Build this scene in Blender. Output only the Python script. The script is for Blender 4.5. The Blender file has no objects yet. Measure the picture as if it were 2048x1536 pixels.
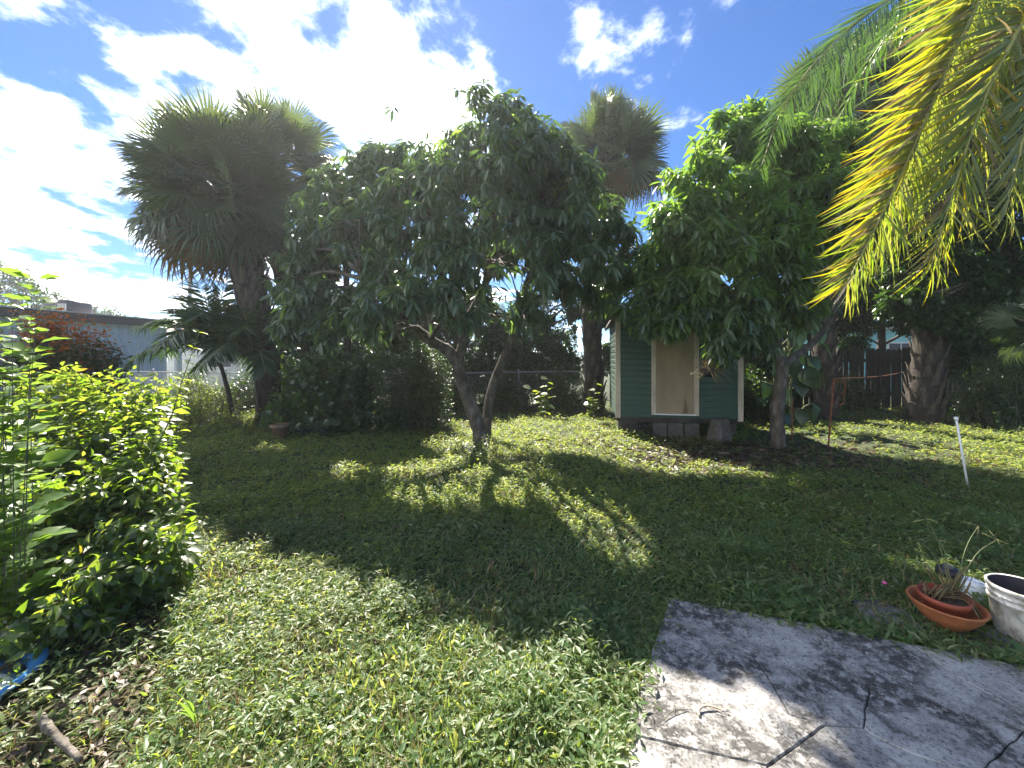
import bpy, math, random
import numpy as np
from mathutils import Vector, Matrix

random.seed(11)
rng = np.random.default_rng(11)
S = bpy.context.scene
COL = S.collection

# ------------------------------------------------------------------ camera
F, H, HV = 800.0, 1.5, 715.0          # focal length and horizon row of the 2048 x 1536 photograph, eye height
cam_d = bpy.data.cameras.new('camera')
cam = bpy.data.objects.new('camera', cam_d); COL.objects.link(cam)
cam.location = (0, 0, H); cam.rotation_euler = (math.radians(90), 0, 0)
cam_d.sensor_width = 36.0; cam_d.lens = 36.0 * F / 2048.0
cam_d.shift_y = (HV - 768.0) / 2048.0
cam_d.clip_start = 0.05; cam_d.clip_end = 1500
S.camera = cam

# ------------------------------------------------------------------ sky, sun, exposure
SUN_AZ, SUN_EL = math.radians(-20), math.radians(46)
SUN = Vector((math.sin(SUN_AZ)*math.cos(SUN_EL), math.cos(SUN_AZ)*math.cos(SUN_EL), math.sin(SUN_EL)))
W = bpy.data.worlds.new('World'); S.world = W; W.use_nodes = True
nt = W.node_tree; N = nt.nodes; LK = nt.links; N.clear()
def wn(t, **kw):
    n = N.new(t)
    for k, v in kw.items(): setattr(n, k, v)
    return n
def wmath(op, a, b=None, clamp=False):
    n = N.new('ShaderNodeMath'); n.operation = op; n.use_clamp = clamp
    for i, x in enumerate((a, b)):
        if x is None: continue
        if isinstance(x, (int, float)): n.inputs[i].default_value = x
        else: LK.new(x, n.inputs[i])
    return n.outputs[0]
out = wn('ShaderNodeOutputWorld'); bg = wn('ShaderNodeBackground')
sky = wn('ShaderNodeTexSky', sky_type='NISHITA', sun_disc=False, sun_elevation=SUN_EL,
         sun_rotation=SUN_AZ % (2*math.pi), altitude=0, air_density=1.0, dust_density=0.0, ozone_density=3.0)
tc = wn('ShaderNodeTexCoord'); sep = wn('ShaderNodeSeparateXYZ')
LK.new(tc.outputs['Generated'], sep.inputs[0])
dx, dy, dz = sep.outputs
zz = wmath('ADD', wmath('MAXIMUM', dz, 0.0), 0.10)
cx, cy = wmath('DIVIDE', dx, zz), wmath('DIVIDE', dy, zz)
cmb = wn('ShaderNodeCombineXYZ'); LK.new(cx, cmb.inputs[0]); LK.new(cy, cmb.inputs[1])
mp = wn('ShaderNodeMapping'); LK.new(cmb.outputs[0], mp.inputs[0])
mp.inputs['Rotation'].default_value = (0, 0, math.radians(28)); mp.inputs['Scale'].default_value = (1.15, 0.92, 1)
mp.inputs['Location'].default_value = (11.2, 4.7, 0.0)
n1 = wn('ShaderNodeTexNoise'); n1.inputs['Scale'].default_value = 1.15; n1.inputs['Detail'].default_value = 9
n1.inputs['Roughness'].default_value = 0.56; n1.inputs['Distortion'].default_value = 0.3; LK.new(mp.outputs[0], n1.inputs['Vector'])
n2 = wn('ShaderNodeTexNoise'); n2.inputs['Scale'].default_value = 4.6; n2.inputs['Detail'].default_value = 8
n2.inputs['Roughness'].default_value = 0.62; n2.inputs['Distortion'].default_value = 0.15; LK.new(mp.outputs[0], n2.inputs['Vector'])
# more cloud towards the left; some added behind the camera to fill the shade
side = wmath('MULTIPLY', wmath('ADD', wmath('MULTIPLY', dx, -0.62), wmath('MULTIPLY', dy, -0.12)), 0.20)
low = wmath('MULTIPLY', wmath('SUBTRACT', 0.42, dz), 0.10)
cov = wmath('ADD', wmath('ADD', wmath('MULTIPLY', n1.outputs['Fac'], 0.72), wmath('MULTIPLY', n2.outputs['Fac'], 0.46)), wmath('ADD', side, low))
ramp = wn('ShaderNodeMapRange'); ramp.interpolation_type = 'SMOOTHSTEP'
LK.new(cov, ramp.inputs[0]); ramp.inputs[1].default_value = 0.580; ramp.inputs[2].default_value = 0.80
# clouds are whiter and brighter the closer they lie to the sun
dotn = wn('ShaderNodeVectorMath', operation='DOT_PRODUCT'); LK.new(tc.outputs['Generated'], dotn.inputs[0]); dotn.inputs[1].default_value = SUN
glow = wmath('POWER', wmath('MAXIMUM', dotn.outputs['Value'], 0.0), 5.0)
bright = wmath('ADD', wmath('ADD', 4.6, wmath('MULTIPLY', n2.outputs['Fac'], 4.0)), wmath('MULTIPLY', glow, 6.0))
ccol = wn('ShaderNodeVectorMath', operation='SCALE'); ccol.inputs[0].default_value = (0.97, 0.985, 1.0); LK.new(bright, ccol.inputs['Scale'])
tint = wn('ShaderNodeVectorMath', operation='MULTIPLY'); LK.new(sky.outputs[0], tint.inputs[0]); tint.inputs[1].default_value = (0.14, 0.225, 0.335)
mixc = wn('ShaderNodeMix', data_type='RGBA'); LK.new(ramp.outputs[0], mixc.inputs[0])
LK.new(tint.outputs[0], mixc.inputs[6]); LK.new(ccol.outputs[0], mixc.inputs[7])
LK.new(mixc.outputs[2], bg.inputs['Color']); bg.inputs['Strength'].default_value = 0.125
LK.new(bg.outputs[0], out.inputs['Surface'])

sun_d = bpy.data.lights.new('sun', 'SUN'); sun_d.energy = 4.4; sun_d.angle = math.radians(0.53); sun_d.color = (1.0, 0.92, 0.80)
sun = bpy.data.objects.new('sun', sun_d); COL.objects.link(sun); sun.rotation_euler = SUN.to_track_quat('Z', 'Y').to_euler(); sun.location = (-6, 15, 18)

vs = S.view_settings; vs.view_transform = 'Standard'; vs.look = 'None'; vs.gamma = 1.0; vs.exposure = 2.1
try: vs.use_curve_mapping = False
except Exception: pass
S.render.engine = 'CYCLES'
S.cycles.use_denoising = True
S.cycles.max_bounces = 7; S.cycles.diffuse_bounces = 3; S.cycles.glossy_bounces = 2; S.cycles.transmission_bounces = 5
S.cycles.sample_clamp_indirect = 6.0
S.cycles.caustics_reflective = False; S.cycles.caustics_refractive = False

# ------------------------------------------------------------------ helpers
def at(u, v, Y):                       # a point of the photograph at depth Y
    return np.array(((u-1024)/F*Y, Y, H-(v-HV)/F*Y))
def gz(x, y):                          # gentle unevenness of the lawn
    return 0.022*np.sin(1.1*x+0.4)*np.sin(0.9*y+1.0) + 0.012*np.sin(2.7*x+1.3*y) + 0.008*np.sin(4.9*y-2.2*x) - 0.012
def on_ground(u, Y): 
    x = (u-1024)/F*Y
    return np.array((x, Y, float(gz(x, Y))))
# openings in the canopies that let the sun down on to the lawn (outlined on the ground)
def ground_px(u, v): Y = H*F/(v-HV); return ((u-1024)/F*Y, Y)
OPENINGS = [[(770,990),(800,930),(900,922),(1000,935),(1110,945),(1130,985),(1060,1015),(920,1035),(800,1050)],
 [(1110,985),(1200,1000),(1290,1055),(1320,1120),(1250,1135),(1170,1085)],
 [(1030,838),(1160,842),(1250,866),(1330,882),(1420,905),(1380,932),(1250,922),(1130,905),(1040,862)],
 [(330,1240),(420,1165),(610,1125),(670,1215),(720,1305),(1000,1350),(1270,1400),(1260,1600),(270,1600)],
 [(1255,1412),(1400,1428),(1540,1450),(1640,1500),(1700,1560),(1230,1600)],
 [(1690,850),(1800,862),(1950,875),(2040,880),(2040,902),(1900,897),(1720,882)]]
OPENINGS = [np.array([ground_px(*q) for q in o]) for o in OPENINGS]
OPEN_Z = [0.0]*6+[0.8, 0.5]; OPEN_P = [0.80, 0.85]+[1.0]*6
OPENINGS.append(np.array([(-3.3, 1.5), (-1.5, 1.5), (-1.6, 3.0), (-2.2, 3.7), (-3.5, 3.7)]))      # light on the foreground shrub
OPENINGS.append(np.array([(0.45, 9.7), (2.45, 9.7), (2.45, 10.8), (0.45, 10.8)]))      # light on the seedlings at the back
def shades_opening(p, prob=0.985):
    p = np.atleast_2d(p); m = np.zeros(len(p), bool); jx, jy = rng.normal(0, 0.05, (2, len(p)))
    for o, z0, pr in zip(OPENINGS, OPEN_Z, OPEN_P):
        some = rng.random(len(p)) < pr
        gx_ = p[:, 0]-SUN[0]/SUN[2]*(p[:, 2]-z0)+jx; gy_ = p[:, 1]-SUN[1]/SUN[2]*(p[:, 2]-z0)+jy
        for ox, oy in ((0, 0), (0.13, 0), (-0.13, 0), (0, 0.13), (0, -0.13)): m |= in_poly(gx_+ox, gy_+oy, o) & (p[:, 2] > z0+0.6) & some
    return m & (rng.random(len(p)) < prob)
def in_poly(x, y, poly):
    ins = np.zeros(x.shape, bool); j = len(poly)-1
    for i in range(len(poly)):
        xi, yi = poly[i]; xj, yj = poly[j]
        c = ((yi > y) != (yj > y)) & (x < (xj-xi)*(y-yi)/(yj-yi+1e-12)+xi); ins ^= c; j = i
    return ins
def unit(a):
    a = np.asarray(a, float); n = np.linalg.norm(a, axis=-1, keepdims=True); return a/np.maximum(n, 1e-9)

def link(o, parent=None):
    COL.objects.link(o)
    if parent is not None: o.parent = parent
    return o
def tag(o, label=None, cat=None, group=None, kind=None):
    if label: o['label'] = label
    if cat: o['category'] = cat
    if group: o['group'] = group
    if kind: o['kind'] = kind
    return o
def thing(name, loc, label, cat, group=None, rz=0.0):
    o = bpy.data.objects.new(name, None); o.empty_display_size = 0.2
    o.location = tuple(map(float, loc)); o.rotation_euler = (0, 0, rz); COL.objects.link(o)
    return tag(o, label, cat, group)

class Geo:
    """Collects vertices and faces; build() links them as one mesh object."""
    def __init__(self): self.v = []; self.f = []; self.m = []; self.n = 0
    def add(self, verts, faces, mat=0):
        verts = np.asarray(verts, float).reshape(-1, 3); self.v.append(verts)
        if isinstance(faces, np.ndarray): groups = [faces]
        else:
            by = {}
            for f in faces: by.setdefault(len(f), []).append(f)
            groups = [np.array(g) for g in by.values()]
        for g in groups:
            self.f.append(g + self.n); self.m.append(np.full(len(g), mat, np.int32) if np.isscalar(mat) else mat)
        self.n += len(verts); return self
    def mesh(self, name, mats, smooth=True, origin=None):
        v = np.concatenate(self.v) if self.v else np.zeros((0, 3))
        if origin is not None: v = v - np.asarray(origin)
        lens = np.concatenate([np.full(len(g), g.shape[1], np.int32) for g in self.f])
        loops = np.concatenate([g.ravel() for g in self.f]).astype(np.int32)
        me = bpy.data.meshes.new(name)
        me.vertices.add(len(v)); me.vertices.foreach_set('co', v.astype(np.float32).ravel())
        me.loops.add(len(loops)); me.loops.foreach_set('vertex_index', loops)
        me.polygons.add(len(lens)); st = np.zeros(len(lens), np.int32); st[1:] = np.cumsum(lens)[:-1]
        me.polygons.foreach_set('loop_start', st)
        me.polygons.foreach_set('material_index', np.concatenate(self.m).astype(np.int32))
        me.polygons.foreach_set('use_smooth', np.full(len(lens), smooth))
        me.update(calc_edges=True)
        for m in (mats if isinstance(mats, (list, tuple)) else [mats]): me.materials.append(m)
        return me
    def build(self, name, mats, parent=None, smooth=True, origin=None, kind=None, local=False):
        """World-space geometry; under a parent it is moved into the parent's frame unless local."""
        if parent is not None and not local: origin = np.array(parent.location)
        o = bpy.data.objects.new(name, self.mesh(name, mats, smooth, origin))
        if parent is None and origin is not None: o.location = tuple(map(float, origin))
        link(o, parent)
        if kind: o['kind'] = kind
        return o
    # shapes -------------------------------------------------
    def box(self, a, b, mat=0, jit=0.0):
        a, b = np.asarray(a, float), np.asarray(b, float)
        v = np.array([[x, y, z] for z in (a[2], b[2]) for y in (a[1], b[1]) for x in (a[0], b[0])])
        if jit: v += rng.normal(0, jit, v.shape)
        return self.add(v, [(0,2,3,1), (4,5,7,6), (0,1,5,4), (1,3,7,5), (3,2,6,7), (2,0,4,6)], mat)
    def tube(self, pts, rad, sides=8, mat=0, cap=True, rough=0.0):
        p = np.asarray(pts, float); n = len(p); r = np.broadcast_to(np.asarray(rad, float), (n,))
        t = np.gradient(p, axis=0); t = unit(t)
        ref = np.array((0, 0, 1.0)) if abs(t[0][2]) < 0.9 else np.array((1.0, 0, 0))
        x = unit(np.cross(ref, t[0])); vs_ = []
        ang = np.linspace(0, 2*math.pi, sides, endpoint=False)
        for i in range(n):
            x = unit(x - t[i]*np.dot(x, t[i])); y = np.cross(t[i], x)
            rr = r[i]*(1 + (rng.normal(0, rough, sides) if rough else 0))
            vs_.append(p[i] + (np.cos(ang)*rr)[:, None]*x + (np.sin(ang)*rr)[:, None]*y)
        v = np.concatenate(vs_); k = np.arange(sides); k2 = (k+1) % sides
        f = np.concatenate([np.stack([i*sides+k, i*sides+k2, (i+1)*sides+k2, (i+1)*sides+k], 1) for i in range(n-1)])
        self.add(v, f, mat)
        if cap:
            base = self.n - len(v)
            self.f.append(np.array([list(base+k[::-1])])); self.m.append(np.array([mat], np.int32))
            self.f.append(np.array([list(base+(n-1)*sides+k)])); self.m.append(np.array([mat], np.int32))
        return self
    def lathe(self, prof, c=(0, 0, 0), sides=32, mat=0, wob=0.0):
        pr = np.asarray(prof, float); a = np.linspace(0, 2*math.pi, sides, endpoint=False)
        w = 1 + wob*np.sin(3*a+0.7)
        v = np.concatenate([np.stack([r*np.cos(a)*w, r*np.sin(a)*w, np.full(sides, z)], 1) for r, z in pr]) + np.asarray(c)
        k = np.arange(sides); k2 = (k+1) % sides
        f = np.concatenate([np.stack([i*sides+k, i*sides+k2, (i+1)*sides+k2, (i+1)*sides+k], 1) for i in range(len(pr)-1)])
        return self.add(v, f, mat)
    def leaves(self, pos, d, nrm, size, tmpl, mat=0, wscale=None):
        tv, tf = tmpl; R = frames(d, nrm)
        s = np.asarray(size, float)[:, None, None]
        tvv = np.broadcast_to(tv, (len(pos),)+tv.shape)
        if wscale is not None: tvv = tvv*np.stack([wscale, np.ones_like(wscale), np.ones_like(wscale)], 1)[:, None, :]
        v = pos[:, None, :] + s*np.einsum('nij,nkj->nki', R, tvv)
        k = len(tv); off = (np.arange(len(pos))*k)[:, None, None]
        base = self.n; self.v.append(v.reshape(-1, 3)); self.n += len(pos)*k
        for g in tf:
            fa = (g[None]+off).reshape(-1, g.shape[1]) + base; self.f.append(fa)
            self.m.append(np.full(len(fa), mat, np.int32) if np.isscalar(mat) else np.repeat(mat, len(g)).astype(np.int32))
        return self

def frames(d, nrm):
    d = unit(d); x = np.cross(d, nrm); bad = np.linalg.norm(x, axis=1) < 1e-3
    x[bad] = np.cross(d[bad], np.array((1.0, 0.2, 0.1))); x = unit(x); n = np.cross(x, d)
    return np.stack([x, d, n], axis=2)

def smoothpath(pts, k=4):
    """Catmull-Rom through pts"""
    p = np.asarray(pts, float); p = np.vstack([2*p[0]-p[1], p, 2*p[-1]-p[-2]]); o = []
    for i in range(1, len(p)-2):
        for t in np.linspace(0, 1, k, endpoint=False):
            a, b, c, d = p[i-1], p[i], p[i+1], p[i+2]
            o.append(0.5*((2*b)+(-a+c)*t+(2*a-5*b+4*c-d)*t*t+(-a+3*b-3*c+d)*t**3))
    o.append(p[-2]); return np.array(o)

# leaf shapes: x across, y along (0..1), z up
def leaf_shape(width, prof, fold=0.25, curl=0.25, wave=0.0):
    ys = np.linspace(0, 1, len(prof)+2)[1:-1]; V = [(0, 0, 0)]; tri, quad = [], []
    for i, (y, w) in enumerate(zip(ys, prof)):
        hw = width*w/2; z = -curl*y*y; s = wave*(1 if i % 2 else -1)*hw
        V += [(-hw, y-0.02*0, z+fold*hw+s), (0, y, z), (hw, y, z+fold*hw-s)]
    V.append((0, 1.0, -curl)); n = len(prof)
    tri += [(0, 2, 1), (0, 3, 2)]
    for i in range(n-1):
        a, b = 1+3*i, 4+3*i; quad += [(a, a+1, b+1, b), (a+1, a+2, b+2, b+1)]
    e = 1+3*(n-1); t = len(V)-1; tri += [(e, e+1, t), (e+1, e+2, t)]
    return np.array(V), [np.array(tri)] + ([np.array(quad)] if quad else [])
MANGO_LO = leaf_shape(0.24, (0.85, 0.9), 0.35, 0.30)
MANGO_HI = leaf_shape(0.23, (0.55, 0.95, 1.0, 0.85, 0.5), 0.4, 0.34, 0.12)
BROAD_LO = leaf_shape(0.50, (0.9, 0.8), 0.3, 0.18)
BROAD_HI = leaf_shape(0.58, (0.55, 0.95, 1.0, 0.8, 0.42), 0.28, 0.22, 0.10)
CURL_LO = leaf_shape(0.56, (0.9, 0.8), 0.45, 0.42)
CURL_HI = leaf_shape(0.62, (0.55, 0.95, 1.0, 0.8, 0.42), 0.42, 0.42, 0.16)
ROUND_LO = leaf_shape(0.98, (0.9, 0.92), 0.2, 0.08)
ROUND_HI = leaf_shape(1.0, (0.78, 1.0, 1.0, 0.72), 0.22, 0.10, 0.05)
SMALL = leaf_shape(0.42, (1.0,), 0.35, 0.12)
BLADE = leaf_shape(0.075, (1.0,), 0.5, 0.45)
BLADE_HI = leaf_shape(0.07, (1.0, 0.9, 0.6), 0.5, 0.45)
WEED = leaf_shape(0.27, (1.0,), 0.4, 0.28)
def diamond(w, fold, curl): return np.array([(0, 0, 0), (-w/2, 0.45, fold*w/2-curl*0.15), (0, 1.0, -curl), (w/2, 0.45, fold*w/2-curl*0.15)]), [np.array([(0, 3, 2), (0, 2, 1)])]
BROAD_MIN = leaf_shape(0.5, (1.0,), 0.3, 0.18)
SMALL2, WEED2, BLADE2 = diamond(0.46, 0.35, 0.14), diamond(0.30, 0.4, 0.28), diamond(0.085, 0.5, 0.4)
HEART = leaf_shape(0.72, (0.85, 1.0, 0.9, 0.7, 0.4), 0.25, 0.30, 0.05)

# ------------------------------------------------------------------ materials
def new_mat(name):
    m = bpy.data.materials.new(name); m.use_nodes = True
    return m, m.node_tree.nodes, m.node_tree.links, m.node_tree.nodes['Principled BSDF']
def ramp_node(n, stops):
    r = n.new('ShaderNodeValToRGB'); e = r.color_ramp.elements
    while len(e) < len(stops): e.new(0.5)
    for el, (p, c) in zip(e, stops): el.position = p; el.color = (*c, 1)
    return r
def leaf_mat(name, cols, trans, tfac=0.42, rough=0.42, spec=0.5):
    m, n, l, p = new_mat(name)
    g = n.new('ShaderNodeNewGeometry'); oi = n.new('ShaderNodeObjectInfo')
    a = n.new('ShaderNodeMath'); a.operation = 'ADD'; l.new(g.outputs['Random Per Island'], a.inputs[0]); l.new(oi.outputs['Random'], a.inputs[1])
    fr = n.new('ShaderNodeMath'); fr.operation = 'FRACT'; l.new(a.outputs[0], fr.inputs[0])
    k = len(cols); r = ramp_node(n, [(i/(k-1), c) for i, c in enumerate(cols)]); l.new(fr.outputs[0], r.inputs[0])
    r2 = ramp_node(n, [(i/(len(trans)-1), c) for i, c in enumerate(trans)]); l.new(fr.outputs[0], r2.inputs[0])
    tco = n.new('ShaderNodeTexCoord'); nz = n.new('ShaderNodeTexNoise'); nz.inputs['Scale'].default_value = 14; nz.inputs['Detail'].default_value = 3
    l.new(tco.outputs['Object'], nz.inputs['Vector'])
    mr = n.new('ShaderNodeMapRange'); mr.inputs[3].default_value = 0.72; mr.inputs[4].default_value = 1.28; l.new(nz.outputs['Fac'], mr.inputs[0])
    sc = n.new('ShaderNodeVectorMath'); sc.operation = 'SCALE'; l.new(r.outputs[0], sc.inputs[0]); l.new(mr.outputs[0], sc.inputs['Scale'])
    l.new(sc.outputs[0], p.inputs['Base Color']); p.inputs['Roughness'].default_value = rough; p.inputs['Specular IOR Level'].default_value = spec
    t = n.new('ShaderNodeBsdfTranslucent'); l.new(r2.outputs[0], t.inputs['Color'])
    mx = n.new('ShaderNodeMixShader'); mx.inputs[0].default_value = tfac
    l.new(p.outputs[0], mx.inputs[1]); l.new(t.outputs[0], mx.inputs[2])
    l.new(mx.outputs[0], n['Material Output'].inputs['Surface'])
    return m
def surf_mat(name, stops, scale=6.0, rough=0.8, bump=0.0, bscale=None, stretch=(1, 1, 1), detail=6, metal=0.0, spec=0.4, vor=0.0):
    m, n, l, p = new_mat(name)
    tco = n.new('ShaderNodeTexCoord'); mpn = n.new('ShaderNodeMapping'); mpn.inputs['Scale'].default_value = stretch
    l.new(tco.outputs['Object'], mpn.inputs[0])
    nz = n.new('ShaderNodeTexNoise'); nz.inputs['Scale'].default_value = scale; nz.inputs['Detail'].default_value = detail; nz.inputs['Roughness'].default_value = 0.62
    l.new(mpn.outputs[0], nz.inputs['Vector'])
    r = ramp_node(n, stops); l.new(nz.outputs['Fac'], r.inputs[0]); l.new(r.outputs[0], p.inputs['Base Color'])
    p.inputs['Roughness'].default_value = rough; p.inputs['Metallic'].default_value = metal; p.inputs['Specular IOR Level'].default_value = spec
    if bump:
        b = n.new('ShaderNodeBump'); b.inputs['Strength'].default_value = bump; b.inputs['Distance'].default_value = 0.02
        nb = n.new('ShaderNodeTexNoise'); nb.inputs['Scale'].default_value = bscale or scale*4; nb.inputs['Detail'].default_value = 6
        l.new(mpn.outputs[0], nb.inputs['Vector']); l.new(nb.outputs['Fac'], b.inputs['Height']); l.new(b.outputs[0], p.inputs['Normal'])
    return m

M = {}
M['mango'] = leaf_mat('mango leaf', [(0.042, 0.076, 0.040), (0.060, 0.104, 0.050), (0.085, 0.132, 0.060)], [(0.09, 0.18, 0.03), (0.14, 0.26, 0.04), (0.18, 0.31, 0.05)], 0.28, 0.40, 0.75)
M['mango_fresh_lit'] = leaf_mat('fresh sunlit mango leaf', [(0.05, 0.10, 0.03), (0.075, 0.135, 0.04), (0.10, 0.165, 0.05)], [(0.22, 0.42, 0.04), (0.30, 0.52, 0.05), (0.38, 0.58, 0.06)], 0.45, 0.38, 0.7)
M['shrub'] = leaf_mat('shrub leaf', [(0.075, 0.115, 0.05), (0.10, 0.145, 0.065), (0.135, 0.17, 0.09)], [(0.30, 0.44, 0.03), (0.40, 0.52, 0.04), (0.52, 0.60, 0.06)], 0.46, 0.40, 0.85)
M['tall'] = leaf_mat('broad leaf', [(0.06, 0.12, 0.03), (0.09, 0.16, 0.04)], [(0.26, 0.44, 0.05), (0.34, 0.50, 0.06)], 0.42, 0.45, 0.5)
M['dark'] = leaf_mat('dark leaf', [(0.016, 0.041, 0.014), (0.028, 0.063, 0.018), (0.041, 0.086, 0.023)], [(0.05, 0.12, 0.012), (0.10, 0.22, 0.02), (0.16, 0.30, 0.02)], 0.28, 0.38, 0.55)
M['grape'] = leaf_mat('sea grape leaf', [(0.036, 0.078, 0.034), (0.054, 0.102, 0.042), (0.084, 0.120, 0.048)], [(0.10, 0.20, 0.02), (0.2, 0.34, 0.03)], 0.25, 0.36, 0.6)
M['fire'] = leaf_mat('fire bush leaf', [(0.16, 0.07, 0.02), (0.32, 0.09, 0.02), (0.40, 0.07, 0.025)], [(0.6, 0.28, 0.02), (0.8, 0.26, 0.03), (0.8, 0.16, 0.03)], 0.42, 0.45, 0.4)
M['fire_green'] = leaf_mat('fire bush green leaf', [(0.025, 0.04, 0.016), (0.04, 0.06, 0.02), (0.06, 0.05, 0.02)], [(0.10, 0.16, 0.02), (0.2, 0.22, 0.03)], 0.3, 0.45, 0.4)
M['fan'] = leaf_mat('fan palm leaf', [(0.05, 0.075, 0.04), (0.075, 0.105, 0.05), (0.10, 0.13, 0.06)], [(0.12, 0.19, 0.03), (0.19, 0.27, 0.045)], 0.28, 0.42, 0.6)
M['fan_dry'] = leaf_mat('dry fan palm leaf', [(0.10, 0.07, 0.035), (0.16, 0.11, 0.05)], [(0.22, 0.14, 0.04), (0.3, 0.18, 0.05)], 0.3, 0.55, 0.3)
M['yellow_green'] = leaf_mat('yellow green palm leaflet', [(0.10, 0.15, 0.02), (0.16, 0.19, 0.03), (0.14, 0.12, 0.04)], [(0.26, 0.40, 0.015), (0.38, 0.46, 0.02), (0.40, 0.36, 0.03)], 0.48, 0.40, 0.5)
M['philo'] = leaf_mat('philodendron leaf', [(0.02, 0.045, 0.016), (0.035, 0.07, 0.022)], [(0.03, 0.08, 0.01), (0.06, 0.12, 0.012)], 0.15, 0.35, 0.5)
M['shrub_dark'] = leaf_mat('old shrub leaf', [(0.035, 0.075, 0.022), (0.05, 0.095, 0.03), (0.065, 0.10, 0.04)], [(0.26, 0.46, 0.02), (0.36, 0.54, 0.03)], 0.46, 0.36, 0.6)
M['shrub_yellow'] = leaf_mat('yellowed shrub leaf', [(0.22, 0.20, 0.03), (0.28, 0.20, 0.04)], [(0.6, 0.55, 0.03), (0.6, 0.42, 0.04)], 0.45, 0.5, 0.4)
M['young'] = leaf_mat('young palm leaf', [(0.026, 0.058, 0.026), (0.046, 0.091, 0.036)], [(0.06, 0.13, 0.02), (0.1, 0.2, 0.02)], 0.25, 0.36, 0.55)
M['yellow'] = leaf_mat('backlit yellow palm leaflet', [(0.17, 0.19, 0.015), (0.24, 0.22, 0.015), (0.28, 0.19, 0.02)], [(0.44, 0.50, 0.01), (0.66, 0.58, 0.012), (0.70, 0.46, 0.02)], 0.56, 0.45, 0.4)
M['olive'] = leaf_mat('olive palm leaflet', [(0.084, 0.120, 0.036), (0.132, 0.168, 0.060), (0.192, 0.204, 0.096)], [(0.30, 0.42, 0.03), (0.45, 0.52, 0.05), (0.55, 0.52, 0.06)], 0.42, 0.34, 0.65)
M['green_frond'] = leaf_mat('green palm leaflet', [(0.03, 0.07, 0.02), (0.05, 0.10, 0.03)], [(0.10, 0.22, 0.025), (0.16, 0.31, 0.03)], 0.32, 0.33, 0.7)
M['grass'] = leaf_mat('lawn leaf', [(0.052, 0.105, 0.042), (0.078, 0.145, 0.055), (0.12, 0.18, 0.070), (0.175, 0.20, 0.10)], [(0.29, 0.44, 0.05), (0.44, 0.58, 0.07), (0.58, 0.66, 0.11), (0.60, 0.57, 0.18)], 0.43, 0.44, 0.45)
M['straw'] = leaf_mat('dry straw', [(0.16, 0.12, 0.06), (0.24, 0.19, 0.10), (0.12, 0.08, 0.045)], [(0.3, 0.22, 0.08), (0.35, 0.26, 0.1)], 0.25, 0.6, 0.3)
M['litter'] = leaf_mat('fallen leaf', [(0.035, 0.024, 0.016), (0.075, 0.048, 0.028), (0.14, 0.10, 0.06), (0.03, 0.022, 0.017)], [(0.10, 0.06, 0.025), (0.15, 0.09, 0.04)], 0.12, 0.5, 0.5)
M['bark'] = surf_mat('mango bark', [(0.30, (0.035, 0.028, 0.022)), (0.50, (0.09, 0.075, 0.06)), (0.68, (0.19, 0.17, 0.145))], 9, 0.85, 0.7, 40, (1, 1, 0.5))
M['bark_dark'] = surf_mat('dark bark', [(0.3, (0.04, 0.032, 0.025)), (0.7, (0.12, 0.10, 0.08))], 9, 0.9, 0.6, 40, (1, 1, 0.4))
M['palm_bark'] = surf_mat('palm trunk', [(0.3, (0.02, 0.016, 0.013)), (0.7, (0.06, 0.048, 0.038))], 14, 0.92, 0.6, 50, (1, 1, 0.6))
M['boot'] = surf_mat('palm leaf base', [(0.3, (0.038, 0.03, 0.024)), (0.55, (0.095, 0.076, 0.059)), (0.75, (0.16, 0.13, 0.10))], 11, 0.9, 0.5, 40, (1, 1, 0.3))
M['twig'] = surf_mat('twig', [(0.3, (0.08, 0.075, 0.045)), (0.7, (0.18, 0.17, 0.11))], 12, 0.8)
M['stem'] = surf_mat('green stem', [(0.3, (0.10, 0.13, 0.05)), (0.7, (0.20, 0.20, 0.10))], 12, 0.7)
M['rachis'] = surf_mat('palm midrib', [(0.3, (0.22, 0.24, 0.06)), (0.7, (0.34, 0.30, 0.10))], 8, 0.5)

# ------------------------------------------------------------------ ground
def value_noise(x, y, s, seed):
    r = np.random.default_rng(seed); g = r.random((64, 64))
    fx, fy = x/s, y/s; ix, iy = np.floor(fx).astype(int), np.floor(fy).astype(int); tx, ty = fx-ix, fy-iy
    tx, ty = tx*tx*(3-2*tx), ty*ty*(3-2*ty); q = lambda a, b: g[a % 64, b % 64]
    return (q(ix, iy)*(1-tx)+q(ix+1, iy)*tx)*(1-ty) + (q(ix, iy+1)*(1-tx)+q(ix+1, iy+1)*tx)*ty

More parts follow.
